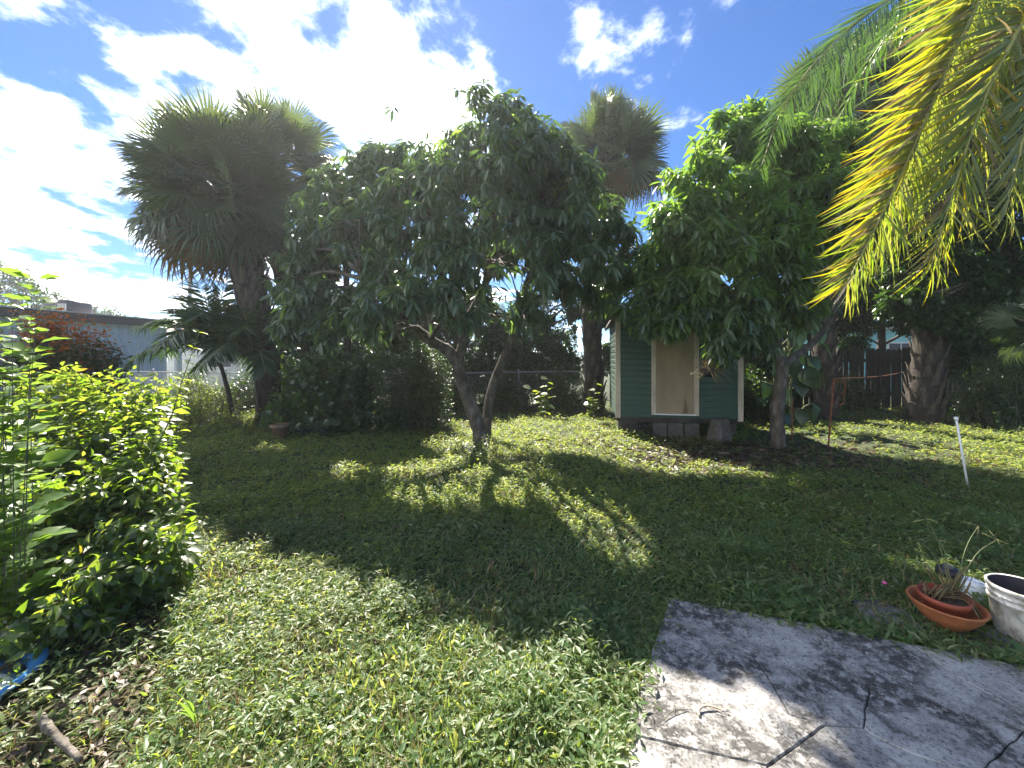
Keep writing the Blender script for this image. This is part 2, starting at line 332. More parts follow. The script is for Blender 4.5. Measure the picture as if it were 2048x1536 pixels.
def ground_mat():
    m, n, l, p = new_mat('soil and thatch')
    tco = n.new('ShaderNodeTexCoord')
    a = n.new('ShaderNodeTexNoise'); a.inputs['Scale'].default_value = 0.9; a.inputs['Detail'].default_value = 5; l.new(tco.outputs['Object'], a.inputs['Vector'])
    b = n.new('ShaderNodeTexNoise'); b.inputs['Scale'].default_value = 26; b.inputs['Detail'].default_value = 8; l.new(tco.outputs['Object'], b.inputs['Vector'])
    ra = ramp_node(n, [(0.35, (0.040, 0.040, 0.022)), (0.52, (0.050, 0.070, 0.026)), (0.7, (0.05, 0.085, 0.028))]); l.new(a.outputs['Fac'], ra.inputs[0])
    rb = ramp_node(n, [(0.3, (0.45, 0.42, 0.4)), (0.6, (1.1, 1.1, 1.0)), (0.8, (1.9, 1.7, 1.4))]); l.new(b.outputs['Fac'], rb.inputs[0])
    mu = n.new('ShaderNodeVectorMath'); mu.operation = 'MULTIPLY'; l.new(ra.outputs[0], mu.inputs[0]); l.new(rb.outputs[0], mu.inputs[1])
    l.new(mu.outputs[0], p.inputs['Base Color']); p.inputs['Roughness'].default_value = 0.95
    bp = n.new('ShaderNodeBump'); bp.inputs['Strength'].default_value = 0.8; bp.inputs['Distance'].default_value = 0.03; l.new(b.outputs['Fac'], bp.inputs['Height']); l.new(bp.outputs[0], p.inputs['Normal'])
    return m
M['soil'] = ground_mat()
def patchy(m, col, sc=1.1, lo=0.50, hi=0.68, f=0.65):
    # whole patches of drier, yellower growth
    n, l = m.node_tree.nodes, m.node_tree.links; p = n['Principled BSDF']; src = p.inputs['Base Color'].links[0].from_socket
    g = n.new('ShaderNodeNewGeometry'); z = n.new('ShaderNodeTexNoise'); z.inputs['Scale'].default_value = sc; z.inputs['Detail'].default_value = 4; l.new(g.outputs['Position'], z.inputs['Vector'])
    r = n.new('ShaderNodeMapRange'); r.inputs[1].default_value = lo; r.inputs[2].default_value = hi; r.inputs[4].default_value = f; l.new(z.outputs['Fac'], r.inputs[0])
    x = n.new('ShaderNodeMix'); x.data_type = 'RGBA'; l.new(r.outputs[0], x.inputs[0]); l.new(src, x.inputs[6]); x.inputs[7].default_value = (*col, 1); l.new(x.outputs[2], p.inputs['Base Color'])
patchy(M['grass'], (0.15, 0.15, 0.07), f=0.30)
gx = np.concatenate([-np.geomspace(160, 21, 12), np.linspace(-20, 20, 121), np.geomspace(21, 160, 12)])
gy = np.concatenate([-np.geomspace(40, 4, 8), np.linspace(-3, 22, 90), np.geomspace(23, 240, 14)])
XX, YY = np.meshgrid(gx, gy); ZZ = np.where((np.abs(XX) < 21) & (YY < 23), gz(XX, YY), -0.012)
idx = np.arange(XX.size).reshape(XX.shape)
ground = Geo().add(np.stack([XX.ravel(), YY.ravel(), ZZ.ravel()], 1),
                   np.stack([idx[:-1, :-1].ravel(), idx[:-1, 1:].ravel(), idx[1:, 1:].ravel(), idx[1:, :-1].ravel()], 1)).build('ground', M['soil'])
ground['kind'] = 'structure'

# ------------------------------------------------------------------ patio of scored, cracked concrete
def concrete_mat(name, lo=0.10, mid=0.27, hi=0.42, warm=1.0):
    m, n, l, p = new_mat(name)
    g = n.new('ShaderNodeNewGeometry'); pos = g.outputs['Position']
    def nz(s, d, r=0.6, dist=0.0):
        a = n.new('ShaderNodeTexNoise'); a.inputs['Scale'].default_value = s; a.inputs['Detail'].default_value = d; a.inputs['Roughness'].default_value = r; a.inputs['Distortion'].default_value = dist
        l.new(pos, a.inputs['Vector']); return a.outputs['Fac']
    base = ramp_node(n, [(0.30, (mid*0.72, mid*0.70, mid*0.68)), (0.5, (mid*1.1, mid*1.07, mid*1.02)), (0.7, (hi, hi*0.97*warm, hi*0.90*warm))]); l.new(nz(11, 10, 0.7), base.inputs[0])
    st = n.new('ShaderNodeMath'); st.operation = 'MULTIPLY'
    r1 = ramp_node(n, [(0.42, (0, 0, 0)), (0.56, (1, 1, 1))]); l.new(nz(3.2, 6, 0.65, 0.6), r1.inputs[0])
    r2 = ramp_node(n, [(0.40, (0.05, 0.05, 0.05)), (0.52, (1, 1, 1))]); l.new(nz(24, 8, 0.75), r2.inputs[0])
    l.new(r1.outputs[0], st.inputs[0]); l.new(r2.outputs[0], st.inputs[1])
    mx = n.new('ShaderNodeMix'); mx.data_type = 'RGBA'; l.new(st.outputs[0], mx.inputs[0]); l.new(base.outputs[0], mx.inputs[6]); mx.inputs[7].default_value = (0.075, 0.072, 0.068, 1)
    # fine pitting
    r3 = ramp_node(n, [(0.36, (0.30, 0.29, 0.28)), (0.48, (1, 1, 1))]); l.new(nz(75, 6, 0.7), r3.inputs[0])
    mu = n.new('ShaderNodeVectorMath'); mu.operation = 'MULTIPLY'; l.new(mx.outputs[2], mu.inputs[0]); l.new(r3.outputs[0], mu.inputs[1])
    l.new(mu.outputs[0], p.inputs['Base Color']); p.inputs['Roughness'].default_value = 0.9; p.inputs['Specular IOR Level'].default_value = 0.25
    b = n.new('ShaderNodeBump'); b.inputs['Strength'].default_value = 0.55; b.inputs['Distance'].default_value = 0.012; l.new(nz(38, 9, 0.7), b.inputs['Height']); l.new(b.outputs[0], p.inputs['Normal'])
    return m
M['concrete'] = concrete_mat('weathered patio concrete', 0.10, 0.34, 0.50, 1.0)
M['stone'] = concrete_mat('mossy concrete', 0.08, 0.2, 0.3)
M['joint'] = surf_mat('dirt in joints', [(0.3, (0.02, 0.018, 0.014)), (0.7, (0.05, 0.045, 0.03))], 30, 0.95)
PZ = 0.05
def slab_pt(u, v):
    Y = (H-PZ)*F/(v-HV); return np.array(((u-1024)/F*Y, Y))
slab_polys = [
 [(1340,1197),(1480,1221),(1618,1246),(1648,1280),(1675,1311),(1590,1311),(1505,1310),(1450,1278),(1390,1253),(1325,1240)],
 [(1325,1240),(1390,1253),(1450,1278),(1505,1310),(1545,1365),(1580,1430),(1650,1449),(1595,1490),(1535,1532),(1440,1510),(1350,1490),(1247,1463),(1288,1345)],
 [(1505,1310),(1590,1311),(1675,1311),(1706,1343),(1738,1376),(1727,1455),(1690,1452),(1650,1449),(1580,1430),(1545,1365)],
 [(1618,1246),(1720,1265),(1822,1287),(1862,1315),(1905,1345),(1975,1386),(2048,1430),(2150,1490),(2048,1460),(1945,1434),(1850,1410),(1790,1395),(1738,1376),(1706,1343),(1675,1311),(1648,1280)],
 [(1822,1287),(1935,1309),(2048,1330),(2190,1357),(2280,1520),(2150,1490),(2048,1430),(1975,1386),(1905,1345),(1862,1315)],
 [(1738,1376),(1790,1395),(1850,1410),(1945,1434),(2048,1460),(2010,1495),(1972,1532),(1950,1548),(1888,1528),(1830,1510),(1745,1470),(1727,1455)],
 [(2048,1460),(2150,1490),(2280,1520),(2500,1760),(1960,1760),(1950,1548),(1972,1532),(2010,1495)],
 [(1727,1455),(1745,1470),(1830,1510),(1888,1528),(1950,1548),(1960,1760),(1460,1760),(1535,1532),(1595,1490),(1650,1449),(1690,1452)],
 [(1247,1463),(1350,1490),(1440,1510),(1535,1532),(1460,1760),(1130,1760),(1190,1620)]]
patio_outline = np.array([slab_pt(*p) for p in [(1340,1197),(2190,1357),(2280,1520),(2500,1760),(1130,1760),(1190,1620),(1247,1463)]])
patio = bpy.data.objects.new('patio', None); patio.location = (1.6, 1.7, 0); COL.objects.link(patio); patio['kind'] = 'structure'
def prism(poly, z0, z1, bev=0.006):
    """flat polygon with thickness and a worn top edge"""
    p = np.asarray(poly, float); n = len(p); c = p.mean(0); ins = p + (c-p)/np.maximum(np.linalg.norm(c-p, axis=1), 1e-6)[:, None]*bev
    v = np.vstack([np.c_[p, np.full(n, z0)], np.c_[p, np.full(n, z1-bev)], np.c_[ins, np.full(n, z1)+0.0]])
    k = np.arange(n); k2 = (k+1) % n
    side = np.concatenate([np.stack([k, k2, n+k2, n+k], 1), np.stack([n+k, n+k2, 2*n+k2, 2*n+k], 1)])
    return v, side, 2*n+k
def rough_edges(px, step=0.035, amp=0.0035):
    o = []
    for i in range(len(px)):
        a, b = px[i], px[(i+1) % len(px)]; k = max(1, int(np.linalg.norm(b-a)/step))
        for j in range(k):
            q = a+(b-a)*j/k; h = math.sin(q[0]*91.7+q[1]*57.3)*math.sin(q[0]*33.1-q[1]*71.9); o.append(q+amp*h*np.array((1, -1))*(0 if j == 0 else 1))
    return np.array(o)
for poly in slab_polys:
    px = np.array([slab_pt(*p) for p in poly]); px = rough_edges(px); c = px.mean(0)
    area = np.cross(px, np.roll(px, -1, 0)).sum()
    if area < 0: px = px[::-1]
    d = unit(np.roll(px, -1, 0)-np.roll(px, 1, 0)); px = px + np.stack([-d[:, 1], d[:, 0]], 1)*0.0019
    v, side, top = prism(px, 0.0, PZ+rng.uniform(-0.0008, 0.0008), 0.005)
    g = Geo().add(v, side); g.f.append(np.array([top])); g.m.append(np.zeros(1, np.int32))
    g.build('slab', M['concrete'], patio, smooth=False)
c0 = patio_outline.mean(0); v, side, top = prism(patio_outline+(c0-patio_outline)*0.02, -0.06, PZ-0.022)
g = Geo().add(v, side); g.f.append(np.array([top])); g.m.append(np.zeros(1, np.int32)); g.build('joint_bed', M['joint'], patio, smooth=False)

#@@STRUCTURE
# ------------------------------------------------------------------ buildings and fences
def plain(name, c, rough=0.6, var=0.12, scale=5, bump=0.0, stretch=(1, 1, 1), spec=0.4, metal=0.0):
    c = np.array(c); return surf_mat(name, [(0.3, tuple(c*(1-var))), (0.7, tuple(np.minimum(c*(1+var), 0.95)))], scale, rough, bump, None, stretch, spec=spec, metal=metal)
M['blue_metal'] = plain('pale blue metal siding', (0.42, 0.50, 0.60), 0.5)
M['dark_trim'] = plain('dark brown fascia', (0.045, 0.038, 0.036), 0.6)
M['white'] = plain('white paint', (0.72, 0.71, 0.68), 0.6, 0.08)
M['dark_metal'] = plain('dark grey metal', (0.05, 0.052, 0.06), 0.5)
M['wall'] = plain('off white stucco', (0.62, 0.60, 0.56), 0.85, 0.08, 3, 0.2)
M['wall_grey'] = plain('pinkish stucco', (0.46, 0.42, 0.38), 0.85, 0.08, 3, 0.2)
M['shingle'] = plain('pinkish tan shingle', (0.50, 0.36, 0.30), 0.9, 0.2, 14)
M['turq'] = plain('turquoise wall', (0.30, 0.62, 0.66), 0.8, 0.06)
M['galv'] = plain('galvanised steel', (0.35, 0.36, 0.36), 0.45, 0.15, 20, metal=0.6)
M['wood'] = surf_mat('weathered fence board', [(0.3, (0.025, 0.02, 0.018)), (0.7, (0.065, 0.054, 0.046))], 7, 0.9, 0.3, 40, (1, 1, 0.15))
M['green_siding'] = surf_mat('green painted siding', [(0.28, (0.017, 0.042, 0.029)), (0.50, (0.031, 0.068, 0.048)), (0.76, (0.050, 0.092, 0.066))], 4, 0.55, 0.12, 60, (0.6, 1, 3))
M['cream'] = surf_mat('cream door paint', [(0.28, (0.19, 0.138, 0.078)), (0.52, (0.27, 0.20, 0.118)), (0.76, (0.33, 0.25, 0.155))], 3, 0.6, 0.06, 60, (1, 1, 0.4))
M['cream_trim'] = surf_mat('cream trim', [(0.32, (0.36, 0.29, 0.21)), (0.6, (0.55, 0.46, 0.35))], 9, 0.6, 0.1, 50, (1, 1, 0.3))
M['roofing'] = plain('grey roofing felt', (0.16, 0.15, 0.14), 0.9, 0.25, 20)
M['rust'] = surf_mat('rusty iron', [(0.3, (0.10, 0.035, 0.02)), (0.55, (0.24, 0.09, 0.045)), (0.75, (0.32, 0.15, 0.09))], 22, 0.85, 0.3)
M['pvc'] = plain('white plastic pipe', (0.76, 0.77, 0.78), 0.35, 0.08, 12)
M['brass'] = plain('brass knob', (0.62, 0.52, 0.36), 0.25, 0.05, metal=0.8)
M['block'] = surf_mat('concrete block', [(0.3, (0.05, 0.045, 0.04)), (0.7, (0.14, 0.125, 0.11))], 12, 0.95, 0.6, 60)
M['black_plastic'] = plain('black plastic', (0.022, 0.022, 0.026), 0.45, 0.2)
M['rot'] = surf_mat('bare rotted wood', [(0.3, (0.10, 0.07, 0.04)), (0.7, (0.24, 0.17, 0.10))], 30, 0.95)

# garden shed, front turned slightly to the left
SH0 = at(1233, 833, 7.9); SH_RZ = -math.radians(10.8); SH_W = 2.27
shed = thing('garden_shed', (SH0[0], SH0[1], 0.0), 'small green clapboard garden shed with a cream door, standing on blocks', 'shed', rz=SH_RZ)
zb, ze, dp = SH0[2], SH0[2]+1.93, 2.35
g = Geo().box((0.015, 0.02, zb), (SH_W-0.015, dp, ze)); g.build('wall', M['green_siding'], shed, smooth=False, local=True)
def lap(x0, x1, z, h, side='front'):
    prof = [(0.0, -0.006), (h*0.06, -0.016), (h*0.70, -0.016), (h*0.90, -0.003), (h*0.995, -0.0015)]
    v = []; n = len(prof)
    for x in (x0, x1):
        for zz_, yy in prof: v.append((x, yy, z+zz_))
        v += [(x, 0.02, z+h*0.995), (x, 0.02, z)]
    m_ = n+2; f = [(i, i+1, m_+i+1, m_+i) for i in range(m_-1)] + [(m_-1, 0, m_, 2*m_-1), tuple(range(m_))[::-1], tuple(range(m_, 2*m_))]
    v = np.array(v)
    if side == 'left': v = np.stack([v[:, 1], dp+0.02-v[:, 0], v[:, 2]], 1)
    if side == 'right': v = np.stack([SH_W-v[:, 1], v[:, 0], v[:, 2]], 1)
    return v, f
EXPO = 0.1155; nrow = int(1.93/EXPO)
def place_planks(x0, x1, side):
    first = None
    for i in range(nrow+1):
        hh = min(EXPO, 1.93-i*EXPO)
        if hh < 0.03: continue
        if first is None or hh < EXPO:
            o = Geo().add(*lap(x0, x1, 0, hh, side)).build('plank', M['green_siding'], shed, smooth=False, local=True); first = first or o
        else: o = first.copy(); link(o)
        o.location = (0, 0, zb+i*EXPO)
DX0, DX1 = 0.655, 1.515
place_planks(0.075, DX0, 'front'); place_planks(DX1, SH_W-0.07, 'front'); place_planks(0.07, dp-0.05, 'left'); place_planks(0.07, dp-0.05, 'right')
def part(name, a, b, mat, parent, jit=0, loc=True): return Geo().box(a, b, jit=jit).build(name, mat, parent, smooth=False, local=loc)
part('corner_board', (-0.022, -0.024, zb-0.02), (0.075, 0.03, ze+0.02), M['cream_trim'], shed, 0.001)
part('corner_board', (SH_W-0.07, -0.024, zb-0.03), (SH_W+0.022, 0.03, ze+0.02), M['cream_trim'], shed, 0.001)
DT = zb+1.88
door = Geo().box((DX0+0.085, -0.006, zb+0.085), (DX1-0.085, 0.028, DT)).build('door', M['cream'], shed, smooth=False, local=True)
fr = Geo().box((DX0, -0.032, zb+0.055), (DX0+0.05, 0.02, DT+0.09), jit=0.001).box((DX0+0.052, -0.020, zb+0.057), (DX0+0.083, 0.02, DT+0.05))
fr.build('door_jamb', M['cream_trim'], shed, smooth=False, local=True)
Geo().box((DX1-0.05, -0.032, zb+0.055), (DX1, 0.02, DT+0.09), jit=0.001).box((DX1-0.083, -0.020, zb+0.057), (DX1-0.052, 0.02, DT+0.05)).build('door_jamb', M['cream_trim'], shed, smooth=False, local=True)
part('door_head', (DX0+0.0525, -0.030, DT+0.004), (DX1-0.0525, 0.018, DT+0.088), M['cream_trim'], shed)
part('door_sill', (DX0+0.0535, -0.040, zb+0.058), (DX1-0.0535, 0.018, zb+0.082), M['white'], shed)
kx, kz = DX1-0.135, zb+0.86
kg = Geo().lathe([(0.0, 0.062), (0.02, 0.06), (0.03, 0.048), (0.028, 0.034), (0.012, 0.026), (0.012, 0.01), (0.03, 0.008), (0.03, 0.0), (0.0, 0.0)], sides=16)
kv = kg.v[0]; kg.v[0] = np.stack([kv[:, 0]+kx, -0.0065-kv[:, 2], kv[:, 1]+kz], 1); kg.build('knob', M['brass'], door, local=True)
# a bare, tapered patch at the foot of the door
sx, sz = DX1-0.235, zb+0.088
spoly = [(-0.055, 0), (0.055, 0), (0.036, 0.06), (0.030, 0.13), (0.018, 0.20), (0.006, 0.30), (0.0, 0.32), (-0.006, 0.30), (-0.020, 0.20), (-0.030, 0.13), (-0.040, 0.06)]
v = np.array([(sx+x, -0.0085, sz+z) for x, z in spoly]+[(sx+x, -0.0062, sz+z) for x, z in spoly]); n_ = len(spoly)
Geo().add(v, [tuple(range(n_))] + [(i, n_+i, n_+(i+1) % n_, (i+1) % n_) for i in range(n_)]).build('worn_patch', M['rot'], door, smooth=False, local=True)
pk = ze+0.42   # gable front
Geo().add([(0.0, 0.0, ze), (SH_W, 0.0, ze), (SH_W/2, 0.0, pk), (0.0, dp, ze), (SH_W, dp, ze), (SH_W/2, dp, pk)], [(0, 1, 2), (3, 5, 4), (0, 3, 4, 1)]).build('gable', M['green_siding'], shed, smooth=False, local=True)
for s in (0, 1):
    e = -0.12 if s == 0 else SH_W+0.12; zz0 = ze-0.045; ridge = SH_W/2
    v = [(e, -0.10, zz0), (ridge, -0.10, pk+0.003), (ridge, dp+0.10, pk+0.003), (e, dp+0.10, zz0)]
    v = np.array(v + [(x, y, z+0.045) for x, y, z in v])
    Geo().add(v, [(0, 1, 2, 3), (7, 6, 5, 4), (0, 4, 5, 1), (1, 5, 6, 2), (2, 6, 7, 3), (3, 7, 4, 0)]).build('roof', M['roofing'], shed, smooth=False, local=True)
part('floor_beam', (0.0, 0.02, zb-0.09), (SH_W, 0.10, zb-0.002), M['wood'], shed); part('floor_beam', (0.0, dp-0.1, zb-0.09), (SH_W, dp-0.02, zb-0.002), M['wood'], shed)
def shed_pt(x, y, z=0.0):
    c, s = math.cos(SH_RZ), math.sin(SH_RZ); return np.array((SH0[0]+c*x-s*y, SH0[1]+s*x+c*y, z))
# concrete blocks under the front
for i, (x, lab) in enumerate([(0.80, 'grey concrete block under the shed door, leftmost of three'), (1.10, 'grey concrete block under the shed door, middle of three'), (1.40, 'grey concrete block under the shed door, next to the tapered pier')]):
    p = shed_pt(x, -0.02); gg = Geo(); w, h, d_ = 0.135, zb-0.095, 0.20; z0 = float(gz(p[0], p[1]))-0.02
    gg.box((-w, 0, z0), (w, d_, h), jit=0.006)
    for q in (-0.065, 0.065):   # recessed hollow cores on the face
        gg.box((q-0.045, -0.004, z0+0.06), (q+0.045, 0.002, h-0.03), jit=0.003)
    o = gg.build('concrete_block', M['block'], None, smooth=False); o.location = (p[0], p[1], 0); o.rotation_euler = (0, 0, SH_RZ+rng.normal(0, 0.06)); tag(o, lab, 'block', 'blocks under the shed front')
for x, y, lab in [(0.25, 0.30, 'grey concrete block under the left front corner of the shed, behind black edging'), (SH_W-0.2, 0.30, 'grey concrete block under the right front corner of the shed')]:
    p = shed_pt(x, y); o = Geo().box((-0.2, 0, -0.03), (0.2, 0.2, zb-0.095), jit=0.005).build('concrete_block', M['block'], None, smooth=False); o.location = (p[0], p[1], 0); o.rotation_euler = (0, 0, SH_RZ); tag(o, lab, 'block', 'blocks under the shed front')
p = shed_pt(1.80, -0.30); gg = Geo(); a = np.linspace(0, 2*math.pi, 12, endpoint=False); vv = []
for z, r in ((-0.03, 0.235), (0.10, 0.215), (0.24, 0.185), (0.35, 0.165), (0.385, 0.14)):
    sq = 1/np.maximum(np.abs(np.cos(a)), np.abs(np.sin(a)))**0.7; vv.append(np.stack([r*sq*np.cos(a)*0.92, r*sq*np.sin(a)*0.8, np.full(12, z)], 1)+rng.normal(0, 0.008, (12, 3)))
k = np.arange(12); k2 = (k+1) % 12
gg.add(np.concatenate(vv), np.concatenate([np.stack([i*12+k, i*12+k2, (i+1)*12+k2, (i+1)*12+k], 1) for i in range(4)])); gg.f.append(np.array([48+k])); gg.m.append(np.zeros(1, np.int32))
o = gg.build('concrete_pier', M['block'], None, smooth=False); o.location = (p[0], p[1], 0); o.rotation_euler = (0, 0, 0.3); tag(o, 'weathered tapered concrete pier standing in front of the shed floor', 'pier')

# scalloped plastic edging
def edging(p, rz, n, label):
    t = thing('garden_edging', p, label, 'edging', 'scalloped black edging pieces', rz)
    first = None
    for i in range(n):
        if first is None:
            gg = Geo(); aa = np.linspace(0, math.pi, 9); arch = np.stack([0.055*np.cos(aa), np.zeros(9), 0.16+0.06*np.sin(aa)], 1)
            gg.tube(np.vstack([(0.055, 0, -0.05), arch, (-0.055, 0, -0.05)]), 0.008, 6); aa = np.linspace(0, 2*math.pi, 9)
            gg.tube(np.stack([0.028*np.cos(aa), np.zeros(9), 0.165+0.028*np.sin(aa)], 1), 0.006, 5, cap=False)
            gg.tube([(-0.06, 0.0, 0.05), (0.06, 0.0, 0.05)], 0.007, 5).tube([(-0.06, 0, 0.12), (0.06, 0, 0.12)], 0.007, 5).tube([(0, 0, -0.04), (0, 0, 0.14)], 0.006, 5)
            first = gg.build('hoop', M['black_plastic'], t, local=True); o = first
        else: o = first.copy(); link(o)
        o.location = (i*0.118, 0, 0)
    return t
edging(shed_pt(0.14, -0.12), SH_RZ, 5, 'scalloped black plastic edging in the gap under the left end of the shed')
edging(on_ground(598, 7.45), 0.05, 5, 'scalloped black plastic edging beside the terracotta pot under the sea grape')

# pale blue metal-sided flat-roofed building at the left
A0, A1 = np.array((-15.3, 11.0)), np.array((-14.1, 16.4)); dv = unit(A1-A0); L = np.linalg.norm(A1-A0); nv = np.array((dv[1], -dv[0]))
shd = thing('metal_building', (A0[0], A0[1], 0), 'low flat roofed building with pale blue ribbed metal wall and dark fascia', 'building', rz=math.atan2(dv[1], dv[0]))
first = None; npan = int(L/0.34)
for i in range(npan):
    if first is None:
        gg = Geo(); prof = [(0.0, 0.0), (0.05, 0.0), (0.065, -0.05), (0.115, -0.05), (0.13, 0.0), (0.21, 0.0), (0.225, -0.012), (0.25, -0.012), (0.265, 0.0), (0.338, 0.0)]
        v = np.array([(x, y, z) for z in (0.0, 2.72) for x, y in prof]); n_ = len(prof)
        v = np.vstack([v, v[[0, n_-1, n_, 2*n_-1]]+np.array((0, 0.05, 0))])
        gg.add(v, [(i_, i_+1, n_+i_+1, n_+i_) for i_ in range(n_-1)]+[(2*n_, 0, n_, 2*n_+2), (n_-1, 2*n_+1, 2*n_+3, 2*n_-1)])
        first = gg.build('wall_panel', M['blue_metal'], shd, smooth=False, local=True); o = first
    else: o = first.copy(); link(o)
    o.location = (i*0.34, 0, 0)
part('wall', (0, 0.06, 0), (L, 7.0, 2.70), M['blue_metal'], shd)
part('fascia', (-0.2, -0.32, 2.72), (L+0.15, -0.26, 2.97), M['dark_trim'], shd)
part('roof', (-0.2, -0.255, 2.78), (L+0.15, 7.2, 2.985), M['roofing'], shd)
part('drip_edge', (-0.2, -0.335, 2.985), (L+0.15, 7.2, 3.01), M['white'], shd)
part('end_post', (L+0.16, -0.28, 0.0), (L+0.34, -0.10, 2.96), M['white'], shd)
# cooling unit on that roof
pc = at(136, 620, 14.0); KA = 0.80; ac = thing('cooling_unit', (pc[0], pc[1], 3.01), 'dark rounded cooling unit sitting on the flat roof', 'cooling unit')
a = np.linspace(0, 2*math.pi, 40, endpoint=False); sq = (np.abs(np.cos(a))**4+np.abs(np.sin(a))**4)**-0.25
vv = []; 
for r, z in ((0.66, 0.0), (0.70, 0.05), (0.70, 0.30), (0.66, 0.37), (0.56, 0.40), (0.0, 0.405)): vv.append(np.stack([r*sq*np.cos(a), r*0.8*sq*np.sin(a), np.full(40, z)], 1))
k = np.arange(40); k2 = (k+1) % 40
Geo().add(np.concatenate(vv), np.concatenate([np.stack([i*40+k, i*40+k2, (i+1)*40+k2, (i+1)*40+k], 1) for i in range(5)])).build('body', M['dark_metal'], ac, local=True); ac.scale = (KA, KA, 1.15)
for i in range(6): part('louvre', (0.20+0.065*i, -0.585, 0.06), (0.235+0.065*i, -0.555, 0.28), M['galv'], ac)
for i in range(3): part('louvre', (-0.02+0.05*i, -0.575, 0.10), (0.005+0.05*i, -0.556, 0.22), M['galv'], ac)
bg_ = Geo().lathe([(0.0, 0.0), (0.05, 0.0), (0.05, 0.012), (0.0, 0.012)], sides=16); bv = bg_.v[0]; bg_.v[0] = np.stack([bv[:, 0]-0.32, -0.556-bv[:, 2], bv[:, 1]+0.15], 1); bg_.build('badge', M['white'], ac, local=True)

# house in the middle distance
HY = 19.0; hx0, hx1 = (335-1024)/F*HY, (835-1024)/F*HY
house = thing('house', ((hx0+hx1)/2, HY, 0), 'off white single storey house with pinkish roof and gable vent behind the fence', 'house')
ex = (hx1-hx0)/2; gx0, gx1 = (672-1024)/F*HY-house.location.x, (775-1024)/F*HY-house.location.x
part('wall', (-ex, 0, 0), (gx0-0.01, 7, 2.62), M['wall'], house); part('wall', (gx0, -0.5, 0), (gx1, 7, 2.62), M['wall_grey'], house); part('wall', (gx1+0.01, 0, 0), (ex, 7, 2.62), M['wall'], house)
gm = (gx0+gx1)/2; pkz = 3.62
Geo().add([(gx0, -0.5, 2.63), (gx1, -0.5, 2.63), (gm, -0.5, pkz), (gx0, 3.5, 2.63), (gx1, 3.5, 2.63), (gm, 3.5, pkz)], [(0, 1, 2), (3, 5, 4), (0, 3, 4, 1)]).build('gable', M['wall_grey'], house, smooth=False, local=True)
vent = part('gable_vent', (gm-0.2, -0.52, 2.68), (gm+0.2, -0.505, 3.22), M['dark_trim'], house)
for i in range(6): part('vent_slat', (gm-0.18, -0.545, 2.71+0.085*i), (gm+0.18, -0.524, 2.755+0.085*i), M['wall_grey'], vent)
def slope(parent, x0, x1, y0, z0, y1, z1, th=0.04):
    rows = []; n_ = 9
    for i in range(n_):
        ya, yb = y0+(y1-y0)*i/n_, y0+(y1-y0)*(i+1)/n_; za, zb_ = z0+(z1-z0)*i/n_, z0+(z1-z0)*(i+1)/n_
        v = np.array([(x0, ya, za+th), (x1, ya, za+th), (x1, yb+0.02, zb_+0.012), (x0, yb+0.02, zb_+0.012), (x0, ya, za), (x1, ya, za), (x1, yb, zb_-0.02), (x0, yb, zb_-0.02)])
        Geo().add(v, [(0, 1, 2, 3), (7, 6, 5, 4), (0, 4, 5, 1), (1, 5, 6, 2), (2, 6, 7, 3), (3, 7, 4, 0)]).build('shingle_course', M['shingle'], parent, smooth=False, local=True)
roof = part('roof', (-ex-0.3, -0.42, 2.63), (ex+0.3, 7.3, 2.70), M['white'], house)
slope(roof, -ex-0.35, gx0-0.25, -0.5, 2.72, 3.3, 3.55); slope(roof, gx1+0.25, ex+0.35, -0.5, 2.72, 3.3, 3.55)
for s in (-1, 1):
    e = gm+s*((gx1-gx0)/2+0.25); v = [(e, -0.75, 2.50), (gm, -0.75, pkz+0.02), (gm, 3.6, pkz+0.02), (e, 3.6, 2.50)]; v = np.array(v+[(x, y, z+0.06) for x, y, z in v])
    Geo().add(v, [(0, 1, 2, 3), (7, 6, 5, 4), (0, 4, 5, 1), (1, 5, 6, 2), (2, 6, 7, 3), (3, 7, 4, 0)]).build('gable_roof', M['shingle'], house, smooth=False, local=True)
for wx in (-ex+2.0, -ex+4.2):
    w = part('window', (wx, -0.03, 1.0), (wx+1.1, 0.0-0.002, 2.1), M['white'], house); part('pane', (wx+0.06, -0.04, 1.06), (wx+0.52, -0.031, 2.04), M['dark_metal'], w); part('pane', (wx+0.58, -0.04, 1.06), (wx+1.04, -0.031, 2.04), M['dark_metal'], w)
# turquoise house beyond the board fence
HX = at(1800, 640, 18.0); h2 = thing('house', (HX[0], 18.0, 0), 'turquoise house with white fascia half hidden by the palm at right', 'house')
part('wall', (-3.0, 0, 0), (8, 5, 2.75), M['turq'], h2); part('fascia', (-3.3, -0.4, 2.76), (8.3, -0.34, 3.06), M['white'], h2); part('roof', (-3.3, -0.335, 2.8), (8.3, 5.4, 3.05), M['white'], h2)
w = part('window', (-0.6, -0.05, 1.1), (0.6, -0.003, 2.2), M['white'], h2); part('pane', (-0.53, -0.06, 1.17), (-0.03, -0.051, 2.13), M['dark_metal'], w); part('pane', (0.03, -0.06, 1.17), (0.53, -0.051, 2.13), M['dark_metal'], w)

